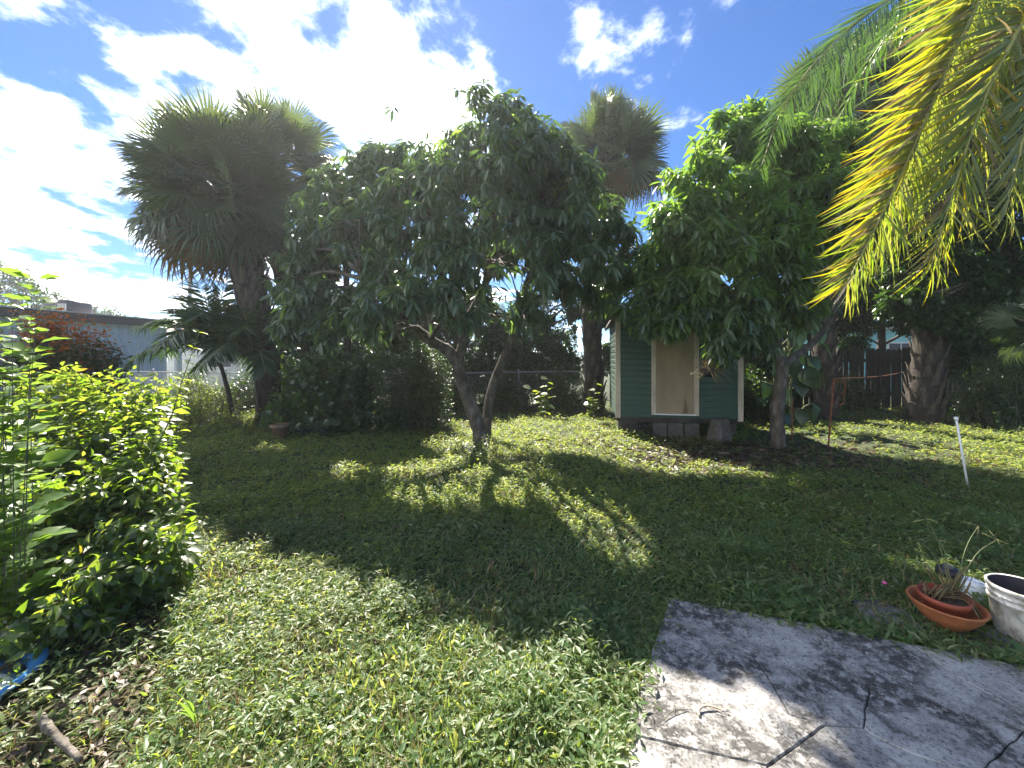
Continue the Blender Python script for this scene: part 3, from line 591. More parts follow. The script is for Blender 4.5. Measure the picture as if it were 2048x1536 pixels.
# chain link fence
fx0, fx1, FY = -13.0, 4.6, 12.0
cl = thing('chain_link_fence', ((fx0+fx1)/2, FY, 0), 'low galvanised chain link fence along the back of the yard', 'fence')
xs = np.linspace(fx0, fx1, 30); top = np.stack([xs, np.full(30, FY), 1.06+0.02*np.sin(xs*0.9)], 1)
Geo().tube(top, 0.022, 7).build('top_rail', M['galv'], cl)
for x in np.arange(fx0, fx1+0.1, 2.2): Geo().tube([(x, FY+0.035, -0.05), (x, FY+0.035, 1.12)], 0.028, 7).lathe([(0.034, 0), (0.03, 0.03), (0.0, 0.045)], (x, FY+0.035, 1.12), 8).build('post', M['galv'], cl)
gg = Geo(); hgt = 1.03
for x in np.arange(fx0, fx1, 0.075):
    for s in (1, -1):
        a_, b_ = np.array((x, FY-0.01*s, 0.01)), np.array((x+s*hgt, FY-0.01*s, 1.04))
        if s*hgt+x > fx1 or s*hgt+x < fx0: continue
        gg.tube([a_, b_], 0.0022, 3, cap=False)
gg.build('wire_mesh', M['galv'], cl, kind='stuff')

# dark board fence at the right
bx0, bx1, BY = 5.0, 17.0, 12.0
bf = thing('board_fence', ((bx0+bx1)/2, BY, 0), 'dark weathered board fence in the shade behind the right hand palms', 'fence')
first = None; x = bx0
while x < bx1:
    if first is None:
        gg = Geo(); w = 0.068; v = [(-w, 0, 0), (w, 0, 0), (w, 0, 1.74), (w-0.035, 0, 1.80), (-w+0.035, 0, 1.80), (-w, 0, 1.74)]; v = np.array(v+[(a_, 0.02, c_) for a_, b_, c_ in v])
        gg.add(v, [tuple(range(6)), tuple(range(11, 5, -1))]+[(i, 6+i, 6+(i+1) % 6, (i+1) % 6) for i in range(6)]); first = gg.build('board', M['wood'], bf, smooth=False, local=True); o = first
    else: o = first.copy(); link(o)
    o.location = (x-float(bf.location.x), rng.normal(0, 0.004), -0.03+rng.normal(0, 0.02)); o.rotation_euler = (0, rng.normal(0, 0.006), 0)
    x += 0.136+max(0.004, rng.normal(0.013, 0.009)) + (0.012 if 8 < (x*7) % 13 < 12 else 0)
part('rail', (-(bx1-bx0)/2, 0.035, 0.35), ((bx1-bx0)/2, 0.075, 0.44), M['wood'], bf); part('rail', (-(bx1-bx0)/2, 0.035, 1.36), ((bx1-bx0)/2, 0.075, 1.45), M['wood'], bf)
for x in np.arange(bx0, bx1+0.1, 2.4): part('post', (x-bf.location.x-0.045, 0.08, -0.05), (x-bf.location.x+0.045, 0.17, 1.7), M['wood'], bf)

# utility pole and wires far left
pp = at(380, 640, 26.0); up = thing('utility_pole', (pp[0], pp[1], 0), 'slim pale grey pole rising beneath the left fan palm', 'pole')
Geo().tube([(pp[0], pp[1], 0), (pp[0], pp[1], 8.6)], [0.13, 0.10], 10).build('shaft', M['galv'], up)
for e, z in ((at(300, 640, 45), 6.0), (at(290, 652, 45), 5.4)):
    t_ = np.linspace(0, 1, 14)[:, None]; q = (1-t_)*np.array((pp[0], pp[1], 4.7 if z > 5.7 else 4.2))+t_*np.array((e[0], e[1], e[2])); q[:, 2] -= 0.5*np.sin(math.pi*t_[:, 0]); Geo().tube(q, 0.012, 4).build('wire', M['dark_metal'], up)
# ------------------------------------------------------------------ vegetation builders
CAMP = np.array((0, 0, H))
def in_frame(p, m=1.02):
    y = np.maximum(p[:, 1], 1e-3); u = 1024+p[:, 0]/y*F; v = HV-(p[:, 2]-H)/y*F
    return (p[:, 1] > 0.4) & (u > -40) & (u < 2088) & (v > -40) & (v < 1576)
SHARED = {}
def shared_leaf(tmpl_id, tmpl, mat):
    key = (tmpl_id, mat.name)
    if key not in SHARED: SHARED[key] = Geo().add(*[tmpl[0], [tuple(f) for g in tmpl[1] for f in g]]).mesh('leaf', mat)
    return SHARED[key]
class Leafage:
    def __init__(self): self.p, self.d, self.n, self.s, self.m, self.w = [], [], [], [], [], []
    def add(self, p, d, n, s, m=0, w=None):
        k = len(p); self.p.append(p); self.d.append(d); self.n.append(n); self.s.append(s)
        self.m.append(np.full(k, m, np.int32) if np.isscalar(m) else m); self.w.append(np.ones(k) if w is None else w)
    def cat(self): return [np.concatenate(x) for x in (self.p, self.d, self.n, self.s, self.m, self.w)]
    def build(self, root, mats, lo, hi, hid, nparts=300, name='leaf', rest='foliage', filt=None):
        p, d, n, s, m, w = self.cat(); mats = list(mats)
        if filt is not None:
            k = filt(p+0.5*s[:, None]*d); p, d, n, s, m, w = p[k], d[k], n[k], s[k], m[k], w[k]
        vec = p-CAMP; dist = np.linalg.norm(vec, axis=1)
        R = frames(d, n); face = np.abs(np.einsum('ij,ij->i', R[:, :, 2], vec))/dist
        score = s*w/dist*(0.35+face)*np.where(in_frame(p), 1, 0)
        # what lies nearer the viewer within its own plant is likelier to be seen
        near = (dist-dist.min())/max(1e-6, np.ptp(dist)); score = score*(1.3-near)
        pick = np.argsort(-score)[:nparts] if nparts else np.zeros(0, int); pick = pick[score[pick] > 0]
        mask = np.ones(len(p), bool); mask[pick] = False
        if mask.any():
            Geo().leaves(p[mask], d[mask], n[mask], s[mask], lo, m[mask], w[mask]).build(rest, mats, root, kind='stuff')
        loc = np.array(root.location)
        for i in pick:
            o = bpy.data.objects.new(name, shared_leaf(hid, hi, mats[m[i]])); COL.objects.link(o); o.parent = root
            MM = np.eye(4); MM[:3, :3] = R[i]*s[i]*np.array((w[i], 1, 1)); MM[:3, 3] = p[i]-loc; o.matrix_basis = Matrix(MM.tolist())

def sample_blobs(B, n, fill=0.28, skip=0.75):
    """points near the surface of a union of blobs B (x,y,z,r), with their outward directions"""
    wgt = B[:, 3]**2; which = rng.choice(len(B), n, p=wgt/wgt.sum())
    d = unit(rng.normal(size=(n, 3))); f = np.clip(1-np.abs(rng.normal(0, fill, n)), 0.15, 1)+rng.normal(0, 0.06, n)
    p = B[which, :3]+d*(B[which, 3]*f)[:, None]*np.array((1, 1, 0.95))
    keep = np.ones(n, bool)
    for b in B:
        dd = np.linalg.norm(p-b[:3], axis=1)/b[3]; keep &= ~((dd < 0.55) & (rng.random(n) < skip))
    keep &= p[:, 2] > 0.08
    return p[keep], d[keep], which[keep]
def clumps(B, k=7, f=0.42, inner=0.86, out_=0.78):
    # break each lobe of a crown into smaller uneven clumps with gaps between
    o = [np.c_[B[:, :3], B[:, 3]*inner]]
    for b in B:
        d = unit(rng.normal(size=(k, 3))); o.append(np.c_[b[:3]+d*b[3]*(out_+rng.normal(0, 0.1, (k, 1))), b[3]*f*rng.uniform(0.6, 1.25, k)])
    return np.concatenate(o)
def blobs(lst, dY=0.0):
    return np.array([np.append(at(u, v, Y+dY), r*(Y+dY)/F) for u, v, r, Y in lst])
def rosettes(L, p, d, k, size, droop=0.45, mat=0, upw=0.5, spread=(50, 105), wvar=0.15, matf=None):
    """whorls of k leaves on axes pointing outwards and up"""
    n = len(p); ax = unit(d*0.8+np.array((0, 0, upw))+rng.normal(0, 0.3, (n, 3)))
    ref = unit(np.cross(ax, rng.normal(size=(n, 3)))); bi = np.cross(ax, ref)
    kk = np.arange(k); phi = (kk*2.39996)[None]+rng.random((n, 1))*6.28+rng.normal(0, 0.2, (n, k)); inc = np.radians(np.linspace(spread[0], spread[1], k))[None]+rng.normal(0, 0.18, (n, k))
    rad = np.cos(phi)[..., None]*ref[:, None]+np.sin(phi)[..., None]*bi[:, None]
    dl = np.cos(inc)[..., None]*ax[:, None]+np.sin(inc)[..., None]*rad; dl[..., 2] -= droop*(0.6+0.8*rng.random((n, k))); dl = unit(dl)
    up = np.array((0, 0, 1.0))+rng.normal(0, 0.35, (n, k, 3)); s = size*(0.65+0.5*rng.random((n, k)))
    pos = p[:, None]+ax[:, None]*(-(kk/k)*size*0.45)[None, :, None]
    m = mat if matf is None else np.repeat(matf(p), k)
    L.add(pos.reshape(-1, 3), dl.reshape(-1, 3), up.reshape(-1, 3), s.ravel(), m, (1+rng.normal(0, wvar, n*k)).clip(0.6, 1.5))
def branches(root, B, skel, mat, r0=0.045, tips=None, which=None, ntip=10, name='branch'):
    """a limb from the nearest point of the skeleton into each blob, thin twigs on to leaf whorls"""
    tw = Geo(); sk = np.array(skel)
    for i, b in enumerate(B):
        c = b[:3]; cost = np.linalg.norm(sk-c, axis=1)+np.maximum(0, sk[:, 2]-c[2])*1.5; s = sk[np.argmin(cost)]
        mid = (s+c)/2+np.array((0, 0, 0.12*np.linalg.norm(c-s)))+rng.normal(0, 0.05, 3); path = smoothpath([s, mid, c], 4)
        r = min(r0, 0.012+0.02*np.linalg.norm(c-s)); Geo().tube(path, np.linspace(r, r*0.4, len(path)), 6).build(name, mat, root)
        if tips is not None:
            ids = np.where(which == i)[0]
            for j in (rng.choice(ids, min(ntip, len(ids)), replace=False) if len(ids) else []):
                q = tips[j]; s2 = path[rng.integers(len(path)//2, len(path))]; m2 = (s2+q)/2+np.array((0, 0, 0.06)); tw.tube([s2, m2, q], [r*0.35, r*0.25, 0.003], 4, cap=False)
    if tw.n: tw.build('twigs', mat, root, kind='stuff')
def limb(name, root, pts, rads, mat, sides=10, k=5, rough=0.05):
    path = smoothpath(pts, k); r = np.interp(np.linspace(0, 1, len(path)), np.linspace(0, 1, len(rads)), rads)
    Geo().tube(path, r, sides, rough=rough).build(name, mat, root); return path

def tree(name, label, base, trunk, limbs, B, mats, lo, hi, hid, n, k, size, droop, bark, group=None, r0=0.045, ntip=10, nparts=300, matf=None, fill=0.28, spread=(50, 105), filt=None, cat='tree', upw=0.5, clump=True):
    t = thing(name, base, label, cat, group); sk = []
    if trunk is not None: sk += list(limb('trunk', t, trunk[0], trunk[1], bark, 12))[2:]
    for l_ in limbs: sk += list(limb('limb', t, l_[0], l_[1], bark, 9))
    BC = clumps(B) if clump else B
    p, d, w = sample_blobs(BC, n, fill)
    kk = ~shades_opening(p); p, d, w = p[kk], d[kk], w[kk]
    if filt is not None:
        kk = filt(p+0.5*s[:, None]*d); p, d, w = p[kk], d[kk], w[kk]
    L = Leafage(); rosettes(L, p, d, k, size, droop, matf=matf, spread=spread, upw=upw)
    branches(t, B, sk, bark, r0, p, np.argmin(((p[:, None]-B[None, :, :3])**2).sum(2)-B[None, :, 3]**2, 1), ntip); L.build(t, mats, lo, hi, hid, nparts, filt=lambda q: ~shades_opening(q, 0.98))
    return t

def bush(name, label, base, B, mats, lo, hi, hid, nst, npair, size, group=None, stem_mat=None, r=0.006, droop=0.15, base_r=0.3, matf=None, nparts=300, cat='shrub', start=0.35, bow=0.25, wvar=0.12, fill=0.5, face=0.4, gather=0.65):
    """arching stems that carry opposite leaves"""
    t = thing(name, base, label, cat, group); base = np.array(base)
    wgt = B[:, 3]**2; which = rng.choice(len(B), nst, p=wgt/wgt.sum()); d = unit(rng.normal(size=(nst, 3))); f = np.clip(1-np.abs(rng.normal(0, fill, nst)), 0.05, 1)
    tip = B[which, :3]+d*(B[which, 3]*f)[:, None]; tip[:, 2] = np.maximum(tip[:, 2], 0.12)
    b0 = np.c_[base[:2]*(1-gather)+tip[:, :2]*gather+rng.normal(0, base_r*0.5, (nst, 2)), np.full(nst, base[2])]; ln = np.linalg.norm(tip-b0, axis=1, keepdims=True)
    mid = b0*0.45+tip*0.55+np.c_[np.zeros((nst, 2)), bow*ln[:, 0]]
    g = Geo(); L = Leafage(); ts = np.linspace(0, 1, 7)
    for i in range(nst):
        q = ((1-ts)**2)[:, None]*b0[i]+(2*ts*(1-ts))[:, None]*mid[i]+(ts**2)[:, None]*tip[i]; g.tube(q, np.linspace(r*1.5, r*0.4, 7), 4, cap=False)
    tt = np.linspace(start, 1.0, npair)[None]+rng.normal(0, 0.015, (nst, npair)); tt = tt.clip(0, 1.0); T = tt[..., None]
    pos = (1-T)**2*b0[:, None]+2*T*(1-T)*mid[:, None]+T**2*tip[:, None]; tan = unit(2*(1-T)*(mid-b0)[:, None]+2*T*(tip-mid)[:, None])
    ref = unit(np.cross(tan, np.array((0.3, 0.2, 1.0)))); bi = np.cross(tan, ref); ang = (np.arange(npair)*1.57)[None]+rng.normal(0, 0.35, (nst, npair))
    rad = np.cos(ang)[..., None]*ref+np.sin(ang)[..., None]*bi; sc = size*(0.55+0.55*rng.random((nst, npair)))*(1.05-0.5*(tt-start)/(1-start+1e-6))
    for s_ in (1, -1):
        dl = s_*rad+0.55*tan; dl[..., 2] -= droop; dl = unit(dl); up = np.array((0, 0, 1.0))+0.25*tan+rng.normal(0, face, dl.shape)
        L.add(pos.reshape(-1, 3)+0.15*size*dl.reshape(-1, 3), dl.reshape(-1, 3), up.reshape(-1, 3), sc.ravel()*(0.85+0.3*rng.random(sc.size)), 0 if matf is None else matf(pos.reshape(-1, 3)), (1+rng.normal(0, wvar, sc.size)).clip(0.6, 1.4))
    g.build('stems', stem_mat or M['twig'], t, kind='stuff'); L.build(t, mats, lo, hi, hid, nparts)
    return t

# ---------------- fan palms
def fan_mesh(mat, seed, nseg=46, R=0.88, span=300, cost=0.35, droop=0.35, petiole=1.1):
    r_ = np.random.default_rng(seed); g = Geo(); half = math.radians(span)/2; bnd = np.linspace(-half, half, nseg+1); V = [(0, 0, 0)]; Fc = []
    def pt(a, r, z): return (math.sin(a)*r, math.cos(a)*r, z-cost*r*r*(0.5+0.5*abs(math.cos(a/2))))
    ln = R*(0.80+0.20*np.cos((bnd[:-1]+bnd[1:])/2*0.55))*(1+r_.normal(0, 0.04, nseg)); ri = 0.36*R
    for i in range(nseg):
        a0, a1 = bnd[i], bnd[i+1]; am = (a0+a1)/2; o = len(V); l_ = ln[i]; rm = 0.68*l_; hw = 0.5*(a1-a0)*0.66; tilt = r_.normal(0, 0.03); dr = droop*(0.6+0.8*r_.random()); side = r_.normal(0, 0.05)
        V += [pt(a0, ri, -0.012), pt(am, ri, 0.018), pt(a1, ri, -0.012)]
        V += [pt(am-hw*0.92+side*0.3, rm, -0.010+tilt), pt(am+side*0.3, rm, 0.016+tilt), pt(am+hw*0.92+side*0.3, rm, -0.010+tilt)]
        V += [pt(am-hw*0.35+side*0.7, l_*0.87, tilt-dr*0.09), pt(am+hw*0.35+side*0.7, l_*0.87, tilt-dr*0.09), pt(am+side, l_, tilt-dr*0.28)]
        Fc += [(0, o, o+1), (0, o+1, o+2), (o, o+3, o+4, o+1), (o+1, o+4, o+5, o+2), (o+3, o+6, o+4), (o+4, o+6, o+7), (o+4, o+7, o+5), (o+6, o+8, o+7)]
    V = np.array(V); V[:, 1] += petiole; V[:, 2] += 0.0
    g.add(V, Fc, 0); y = np.linspace(0, petiole*1.02, 6); g.tube(np.stack([0*y, y, 0.06*np.sin(y/petiole*math.pi)], 1), np.linspace(0.030, 0.012, 6), 5, mat=1)
    return g.mesh('frond', [mat, M['stem']])
FAN = [fan_mesh(M['fan'], s, droop=dr, cost=c) for s, dr, c in ((1, 0.25, 0.10), (2, 0.6, 0.16), (3, 1.0, 0.26))]
FAN_DRY = [fan_mesh(M['fan_dry'], 9, droop=2.0, cost=0.55)]
BOOT = None
def boot_mesh():
    g = Geo(); v = []
    for z, w, o, th in ((0.0, 0.085, 0.0, 0.03), (0.12, 0.07, 0.025, 0.03), (0.22, 0.045, 0.05, 0.025), (0.29, 0.034, 0.085, 0.02)):
        v += [(-w, o, z), (0, o+th, z), (w, o, z), (0, o-th*0.4, z)]
    f = [(i*4+a, i*4+(a+1) % 4, i*4+4+(a+1) % 4, i*4+4+a) for i in range(3) for a in range(4)]+[(12, 13, 14, 15)]
    return g.add(np.array(v), f).mesh('leaf_base', M['boot'], smooth=False)
BOOT = boot_mesh()
def place(me, name, root, pos, d, nrm, s, sx=1.0):
    R = frames(np.array([d]), np.array([nrm]))[0]; MM = np.eye(4); MM[:3, :3] = R*s*np.array((sx, 1, 1)); MM[:3, 3] = np.asarray(pos)-np.array(root.location)
    o = bpy.data.objects.new(name, me); COL.objects.link(o); o.parent = root; o.matrix_basis = Matrix(MM.tolist()); return o
def fan_palm(label, base, path, rads, crown, R, n, boots=(0.3, 1.0), nb=70, emin=-62, emax=88, group=None, dry=0, flat=1.0, seed=1, az_keep=None, pet=None, cat='palm tree', name='fan_palm', bsize=1.0):
    r_ = np.random.default_rng(seed); t = thing(name, base, label, cat, group)
    P_ = limb('trunk', t, path, rads, M['palm_bark'], 12, 6, 0.05); rr = np.interp(np.linspace(0, 1, len(P_)), np.linspace(0, 1, len(rads)), rads)
    for j in range(nb):
        f = boots[0]+(boots[1]-boots[0])*j/max(1, nb-1); x = f*(len(P_)-1); i0 = min(int(x), len(P_)-2); q = P_[i0]+(P_[i0+1]-P_[i0])*(x-i0); rad_ = rr[i0]; a = j*2.39996+r_.normal(0, 0.12)
        outw = np.array((math.cos(a), math.sin(a), 0)); MM = np.eye(4); MM[:3, 0] = np.array((-outw[1], outw[0], 0)); MM[:3, 1] = outw; MM[:3, 2] = (0, 0, 1); MM[:3, :3] *= bsize*(0.85+0.3*r_.random()); MM[:3, 3] = q+outw*rad_*0.93-np.array(t.location)
        o = bpy.data.objects.new('leaf_base', BOOT); COL.objects.link(o); o.parent = t; o.matrix_basis = Matrix(MM.tolist())
    C = np.asarray(crown, float)
    for j in range(n):
        f = (j+0.5)/n; el = math.radians(emax-(emax-emin)*f**0.85)+r_.normal(0, 0.08); a = j*2.39996+r_.normal(0, 0.15)
        d = np.array((math.cos(a)*math.cos(el), math.sin(a)*math.cos(el)*flat, math.sin(el)))
        s = R*0.5*(0.88+0.24*r_.random()); up = np.array((0, 0, 1.0))-d*d[2]
        if np.linalg.norm(up) < 0.15: up = np.array((math.cos(a+1), math.sin(a+1), 0.2))
        if shades_opening(C+d*R*0.75, 0.9)[0]: continue
        me = FAN_DRY[0] if (dry and f > 1-dry) else FAN[0 if f < 0.3 else (1 if f < 0.68 else 2)]
        place(me, 'frond', t, C+d*0.05-np.array((0, 0, 0.35*R*f*0.3)), d, up+r_.normal(0, 0.7, 3), s)
    return t

# ---------------- feather palms
def feather(root, rachis, r0, count, llen, mats, split, name='frond', nparts=0, droop=0.5, tw=0.25, wl=0.055, seed=3, plume=0.5, upv=(0, 0, 1.0)):
    """rachis polyline with drooping leaflets on both sides; the largest are sub-parts of the frond"""
    r_ = np.random.default_rng(seed); path = smoothpath(rachis, 8); L = np.r_[0, np.cumsum(np.linalg.norm(np.diff(path, axis=0), axis=1))]
    fr = Geo().tube(path, np.linspace(r0, r0*0.15, len(path)), 6).build(name, M['rachis'], root)
    ts = np.linspace(0.10, 0.995, count)*L[-1]; pos = np.stack([np.interp(ts, L, path[:, i]) for i in range(3)], 1); tan = unit(np.stack([np.interp(ts, L, np.gradient(path, axis=0)[:, i]) for i in range(3)], 1))
    lat = unit(np.cross(tan, unit(np.array(upv, float)))); up = np.cross(lat, tan)
    PP, DD, NN, SS, MMx = [], [], [], [], []
    for s in (1, -1):
        fwd = 0.75+0.2*r_.random(count); d = s*lat+fwd[:, None]*tan+(plume*r_.normal(0, 1, count))[:, None]*up; d[:, 2] -= droop*(0.5+r_.random(count)); d = unit(d)
        f = ts/L[-1]; ln = llen*np.sin(np.clip(0.25+f*0.80, 0, 1)*math.pi*0.86)**0.6*(0.85+0.3*r_.random(count)); ln *= np.where(f > 0.9, 0.75, 1)
        PP.append(pos); DD.append(d); NN.append(up+r_.normal(0, 0.4, (count, 3))); SS.append(ln)
        MMx.append(split(f, s, r_) if callable(split) else np.zeros(count, np.int32))
    p, d, n, s, m = [np.concatenate(x) for x in (PP, DD, NN, SS, MMx)]
    tm = LEAFLET(wl); R = frames(d, n); fake = Leafage()
    pick = np.zeros(0, int)
    if nparts:
        sc = np.where(in_frame(p+d*s[:, None]*0.5), s, 0); pick = np.argsort(-sc)[:nparts]; pick = pick[sc[pick] > 0]
    mask = np.ones(len(p), bool); mask[pick] = False
    loc = np.array(root.location)
    if mask.any():
        Geo().leaves(p[mask], d[mask], n[mask], s[mask], tm, m[mask]).build('leaflets', mats, root, kind='stuff') .parent = fr
    for i in pick:
        o = bpy.data.objects.new('leaflet', shared_leaf(('leaflet', round(wl, 3)), tm, mats[m[i]])); COL.objects.link(o); o.parent = fr
        MX = np.eye(4); MX[:3, :3] = R[i]*s[i]; MX[:3, 3] = p[i]-loc; o.matrix_basis = Matrix(MX.tolist())
    return fr
_lf = {}
def LEAFLET(w):
    if w not in _lf: _lf[w] = leaf_shape(w, (0.8, 1.0, 0.95, 0.7, 0.35), 0.35, 0.24)
    return _lf[w]
# ------------------------------------------------------------------ the large plants
G = lambda u, Y: on_ground(u, Y)
# central mango tree
T = lambda lst, Y: [at(u, v, Y+dy) for u, v, dy in lst]
mY = 7.05
mb = blobs([(960,255,80,6.6),(1025,235,55,6.7),(885,300,92,6.6),(1060,295,85,6.6),(770,345,70,7.9),(705,355,60,8.2),(735,420,70,7.6),(820,330,60,7.6),(650,420,75,7.6),(605,505,58,7.2),(580,570,42,7.0),(585,630,28,7.0),(640,660,24,7.0),
  (720,440,105,6.3),(845,420,115,6.2),(960,410,125,6.1),(1080,395,115,6.4),(1165,420,88,6.9),(1215,480,66,7.1),(1130,520,92,6.3),(1010,530,95,5.9),(880,540,88,6.0),(765,555,66,6.2),(1235,550,42,7.2),
  (610,625,36,6.7),(655,585,34,6.6),(1000,635,48,6.2),(960,590,60,6.6),(760,640,40,6.4),(820,640,45,6.6),(720,640,34,6.6),(860,620,40,6.8),(1050,610,36,7.0),(1195,590,34,6.9),(900,440,120,7.8),(1060,450,110,7.9),(760,430,90,7.9),(610,600,50,6.6),(572,645,32,6.6),(660,640,46,6.4),(690,600,40,6.4),(745,605,46,5.5),(820,600,48,5.5),(890,590,40,5.5),(790,670,26,5.5),(985,600,44,5.5),(1050,640,30,6.2),(930,640,28,5.6),(968,410,62,9.4),(985,500,50,9.1),(940,470,50,9.2)])
trk = T([(967,893,-0.02),(955,850,0),(935,795,0),(921,750,0.02),(914,722,0.03)], mY); trk[0][2] = gz(trk[0][0], trk[0][1])-0.1
limbs = [(T([(914,724,0.03),(895,700,-0.05),(868,685,-0.15),(825,652,-0.3),(775,605,-0.4),(722,548,-0.45)], mY), [0.105, 0.10, 0.09, 0.075, 0.055, 0.035]),
 (T([(914,724,0.03),(926,690,0.05),(930,655,0.08),(932,640,0.1)], mY), [0.10, 0.092, 0.088, 0.085]),
 (T([(931,648,0.09),(908,605,0.1),(880,545,0.0),(860,470,-0.1),(850,400,0)], mY), [0.08, 0.07, 0.055, 0.042, 0.025]),
 (T([(931,648,0.09),(955,600,0.2),(985,530,0.2),(990,440,0.1),(970,330,0)], mY), [0.08, 0.07, 0.055, 0.042, 0.02]),
 (T([(972,872,0.35),(975,830,0.38),(985,775,0.42),(1008,715,0.45),(1030,660,0.4),(1046,590,0.3),(1080,500,0.1),(1120,430,0)], mY), [0.10, 0.09, 0.085, 0.08, 0.072, 0.06, 0.045, 0.025])]
tree('mango_tree', 'dark mango tree with forked grey trunk in the middle of the lawn', G(967, mY), (trk, [0.16, 0.125, 0.11, 0.105, 0.10]), limbs, mb, [M['mango'], M['mango_fresh_lit']], MANGO_LO, MANGO_HI, 'mango', 5600, 12, 0.225, 0.85, M['bark'], matf=lambda p: (rng.random(len(p)) < 0.05).astype(np.int32), ntip=9)
# right mango tree
rY = 6.75
rb = blobs([(1492,235,46,6.6),(1455,290,60,6.5),(1545,290,75,6.7),(1403,370,66,5.8),(1485,390,85,6.1),(1345,432,56,5.8),(1590,385,85,6.5),(1655,300,72,7.0),(1425,480,84,5.9),(1322,515,52,6.1),(1540,500,92,5.9),(1640,480,80,6.4),(1700,420,62,6.9),
  (1375,585,64,5.8),(1480,600,66,5.8),(1570,600,55,6.1),(1302,590,38,6.1),(1440,652,44,5.75),(1352,640,34,5.8),(1515,665,38,5.9),(1625,590,42,6.4),(1448,700,24,5.9),(1262,610,30,6.2),(1300,640,26,6.0),(1520,440,100,7.4)])
trk = T([(1558,895,0),(1554,850,0),(1556,800,0),(1562,760,0),(1564,728,0)], rY); trk[0][2] = gz(trk[0][0], trk[0][1])-0.1
limbs = [(T([(1564,730,0),(1553,700,0),(1556,660,0),(1559,642,0)], rY), [0.085, 0.08, 0.075, 0.07]),
 (T([(1559,646,0),(1540,625,-0.1),(1505,605,-0.3),(1460,580,-0.5),(1400,520,-0.6)], rY), [0.06, 0.055, 0.045, 0.035, 0.02]),
 (T([(1559,646,0),(1560,600,0),(1545,520,-0.2),(1530,420,-0.2),(1500,300,0)], rY), [0.06, 0.05, 0.04, 0.03, 0.02]),
 (T([(1564,730,0),(1600,706,0.1),(1638,672,0.2),(1672,612,0.25),(1720,545,0.3),(1790,480,0.3)], rY), [0.07, 0.062, 0.055, 0.05, 0.04, 0.025]),
 (T([(1650,650,0.22),(1632,628,0.1),(1605,605,0)], rY), [0.03, 0.025, 0.018])]
tree('mango_tree', 'bright green mango tree with thin forked trunk at the right corner of the shed', G(1558, rY), (trk, [0.125, 0.105, 0.098, 0.095, 0.092]), limbs, rb, [M['mango'], M['mango_fresh_lit']], MANGO_LO, MANGO_HI, 'mango', 3000, 12, 0.225, 0.7, M['bark'],
     matf=lambda p: (rng.random(len(p)) < np.clip((p[:, 2]-1.7)/1.3, 0.12, 0.95)).astype(np.int32), ntip=9)  # brighter leaves towards the top: sunlight on the crown put into the colour

# fan palms
pY = 9.0
fan_palm('big shaggy fan palm with thick leaning trunk at the left', G(545, pY+0.2), [np.array((*G(545, pY+0.2)[:2], -0.1)), at(535, 740, pY), at(515, 640, pY), at(497, 560, pY), at(478, 480, pY), at(460, 410, pY)], [0.31, 0.27, 0.27, 0.33, 0.36, 0.30],
         at(437, 380, pY), 1.82, 125, boots=(0.22, 0.98), nb=170, bsize=1.15, seed=4, dry=0.08, emin=-68)
fan_palm('fan palm partly hidden behind the big left palm, its trunk leaning left', G(640, 10.6), [np.array((*G(640, 10.6)[:2], -0.1)), at(620, 720, 10.6), at(590, 620, 10.6), at(568, 540, 10.6), at(553, 450, 10.6), at(545, 380, 10.6)], [0.26, 0.24, 0.24, 0.27, 0.27, 0.22],
         at(552, 325, 10.6), 1.7, 66, boots=(0.3, 0.95), nb=70, seed=8, emin=-50)
fan_palm('narrow trunked fan palm with yellowish top standing just left of the shed', G(1187, 11.0), [np.array((*G(1187, 11)[:2], -0.1)), at(1187, 760, 11), at(1184, 660, 11), at(1186, 560, 11), at(1200, 430, 11), at(1218, 310, 11)], [0.30, 0.26, 0.25, 0.26, 0.24, 0.2],
         at(1215, 315, 11.0), 1.7, 74, boots=(0.04, 0.97), nb=120, seed=12, dry=0.08, emin=-42)
fan_palm('thick trunked palm with criss cross leaf bases in front of the board fence', G(1850, 9.5), [np.array((*G(1850, 9.5)[:2], -0.1)), at(1850, 780, 9.5), at(1858, 690, 9.5), at(1852, 600, 9.5), at(1845, 480, 9.5), at(1840, 360, 9.5)], [0.36, 0.31, 0.28, 0.31, 0.28, 0.22],
         at(1838, 320, 9.5), 2.0, 40, boots=(0.02, 0.97), nb=130, seed=15, bsize=1.05)
fan_palm('slimmer rough trunked palm between the right mango tree and the board fence', G(1652, 9.9), [np.array((*G(1652, 9.9)[:2], -0.1)), at(1650, 740, 9.9), at(1648, 640, 9.9), at(1655, 520, 9.9), at(1665, 380, 9.9), at(1672, 240, 9.9)], [0.27, 0.23, 0.22, 0.22, 0.2, 0.18],
         at(1672, 230, 9.9), 1.7, 42, boots=(0.04, 0.97), nb=100, seed=19)
# low fan palm at the right edge
q = at(2105, 660, 5.2); fan_palm('small pale fan palm poking in at the right edge', (q[0], q[1], 0), [np.array((q[0], q[1], -0.1)), np.array((q[0], q[1], q[2]*0.5)), q], [0.09, 0.08, 0.07], q, 0.62, 16, nb=14, boots=(0.5, 0.95), seed=23, emin=-40, bsize=0.6)

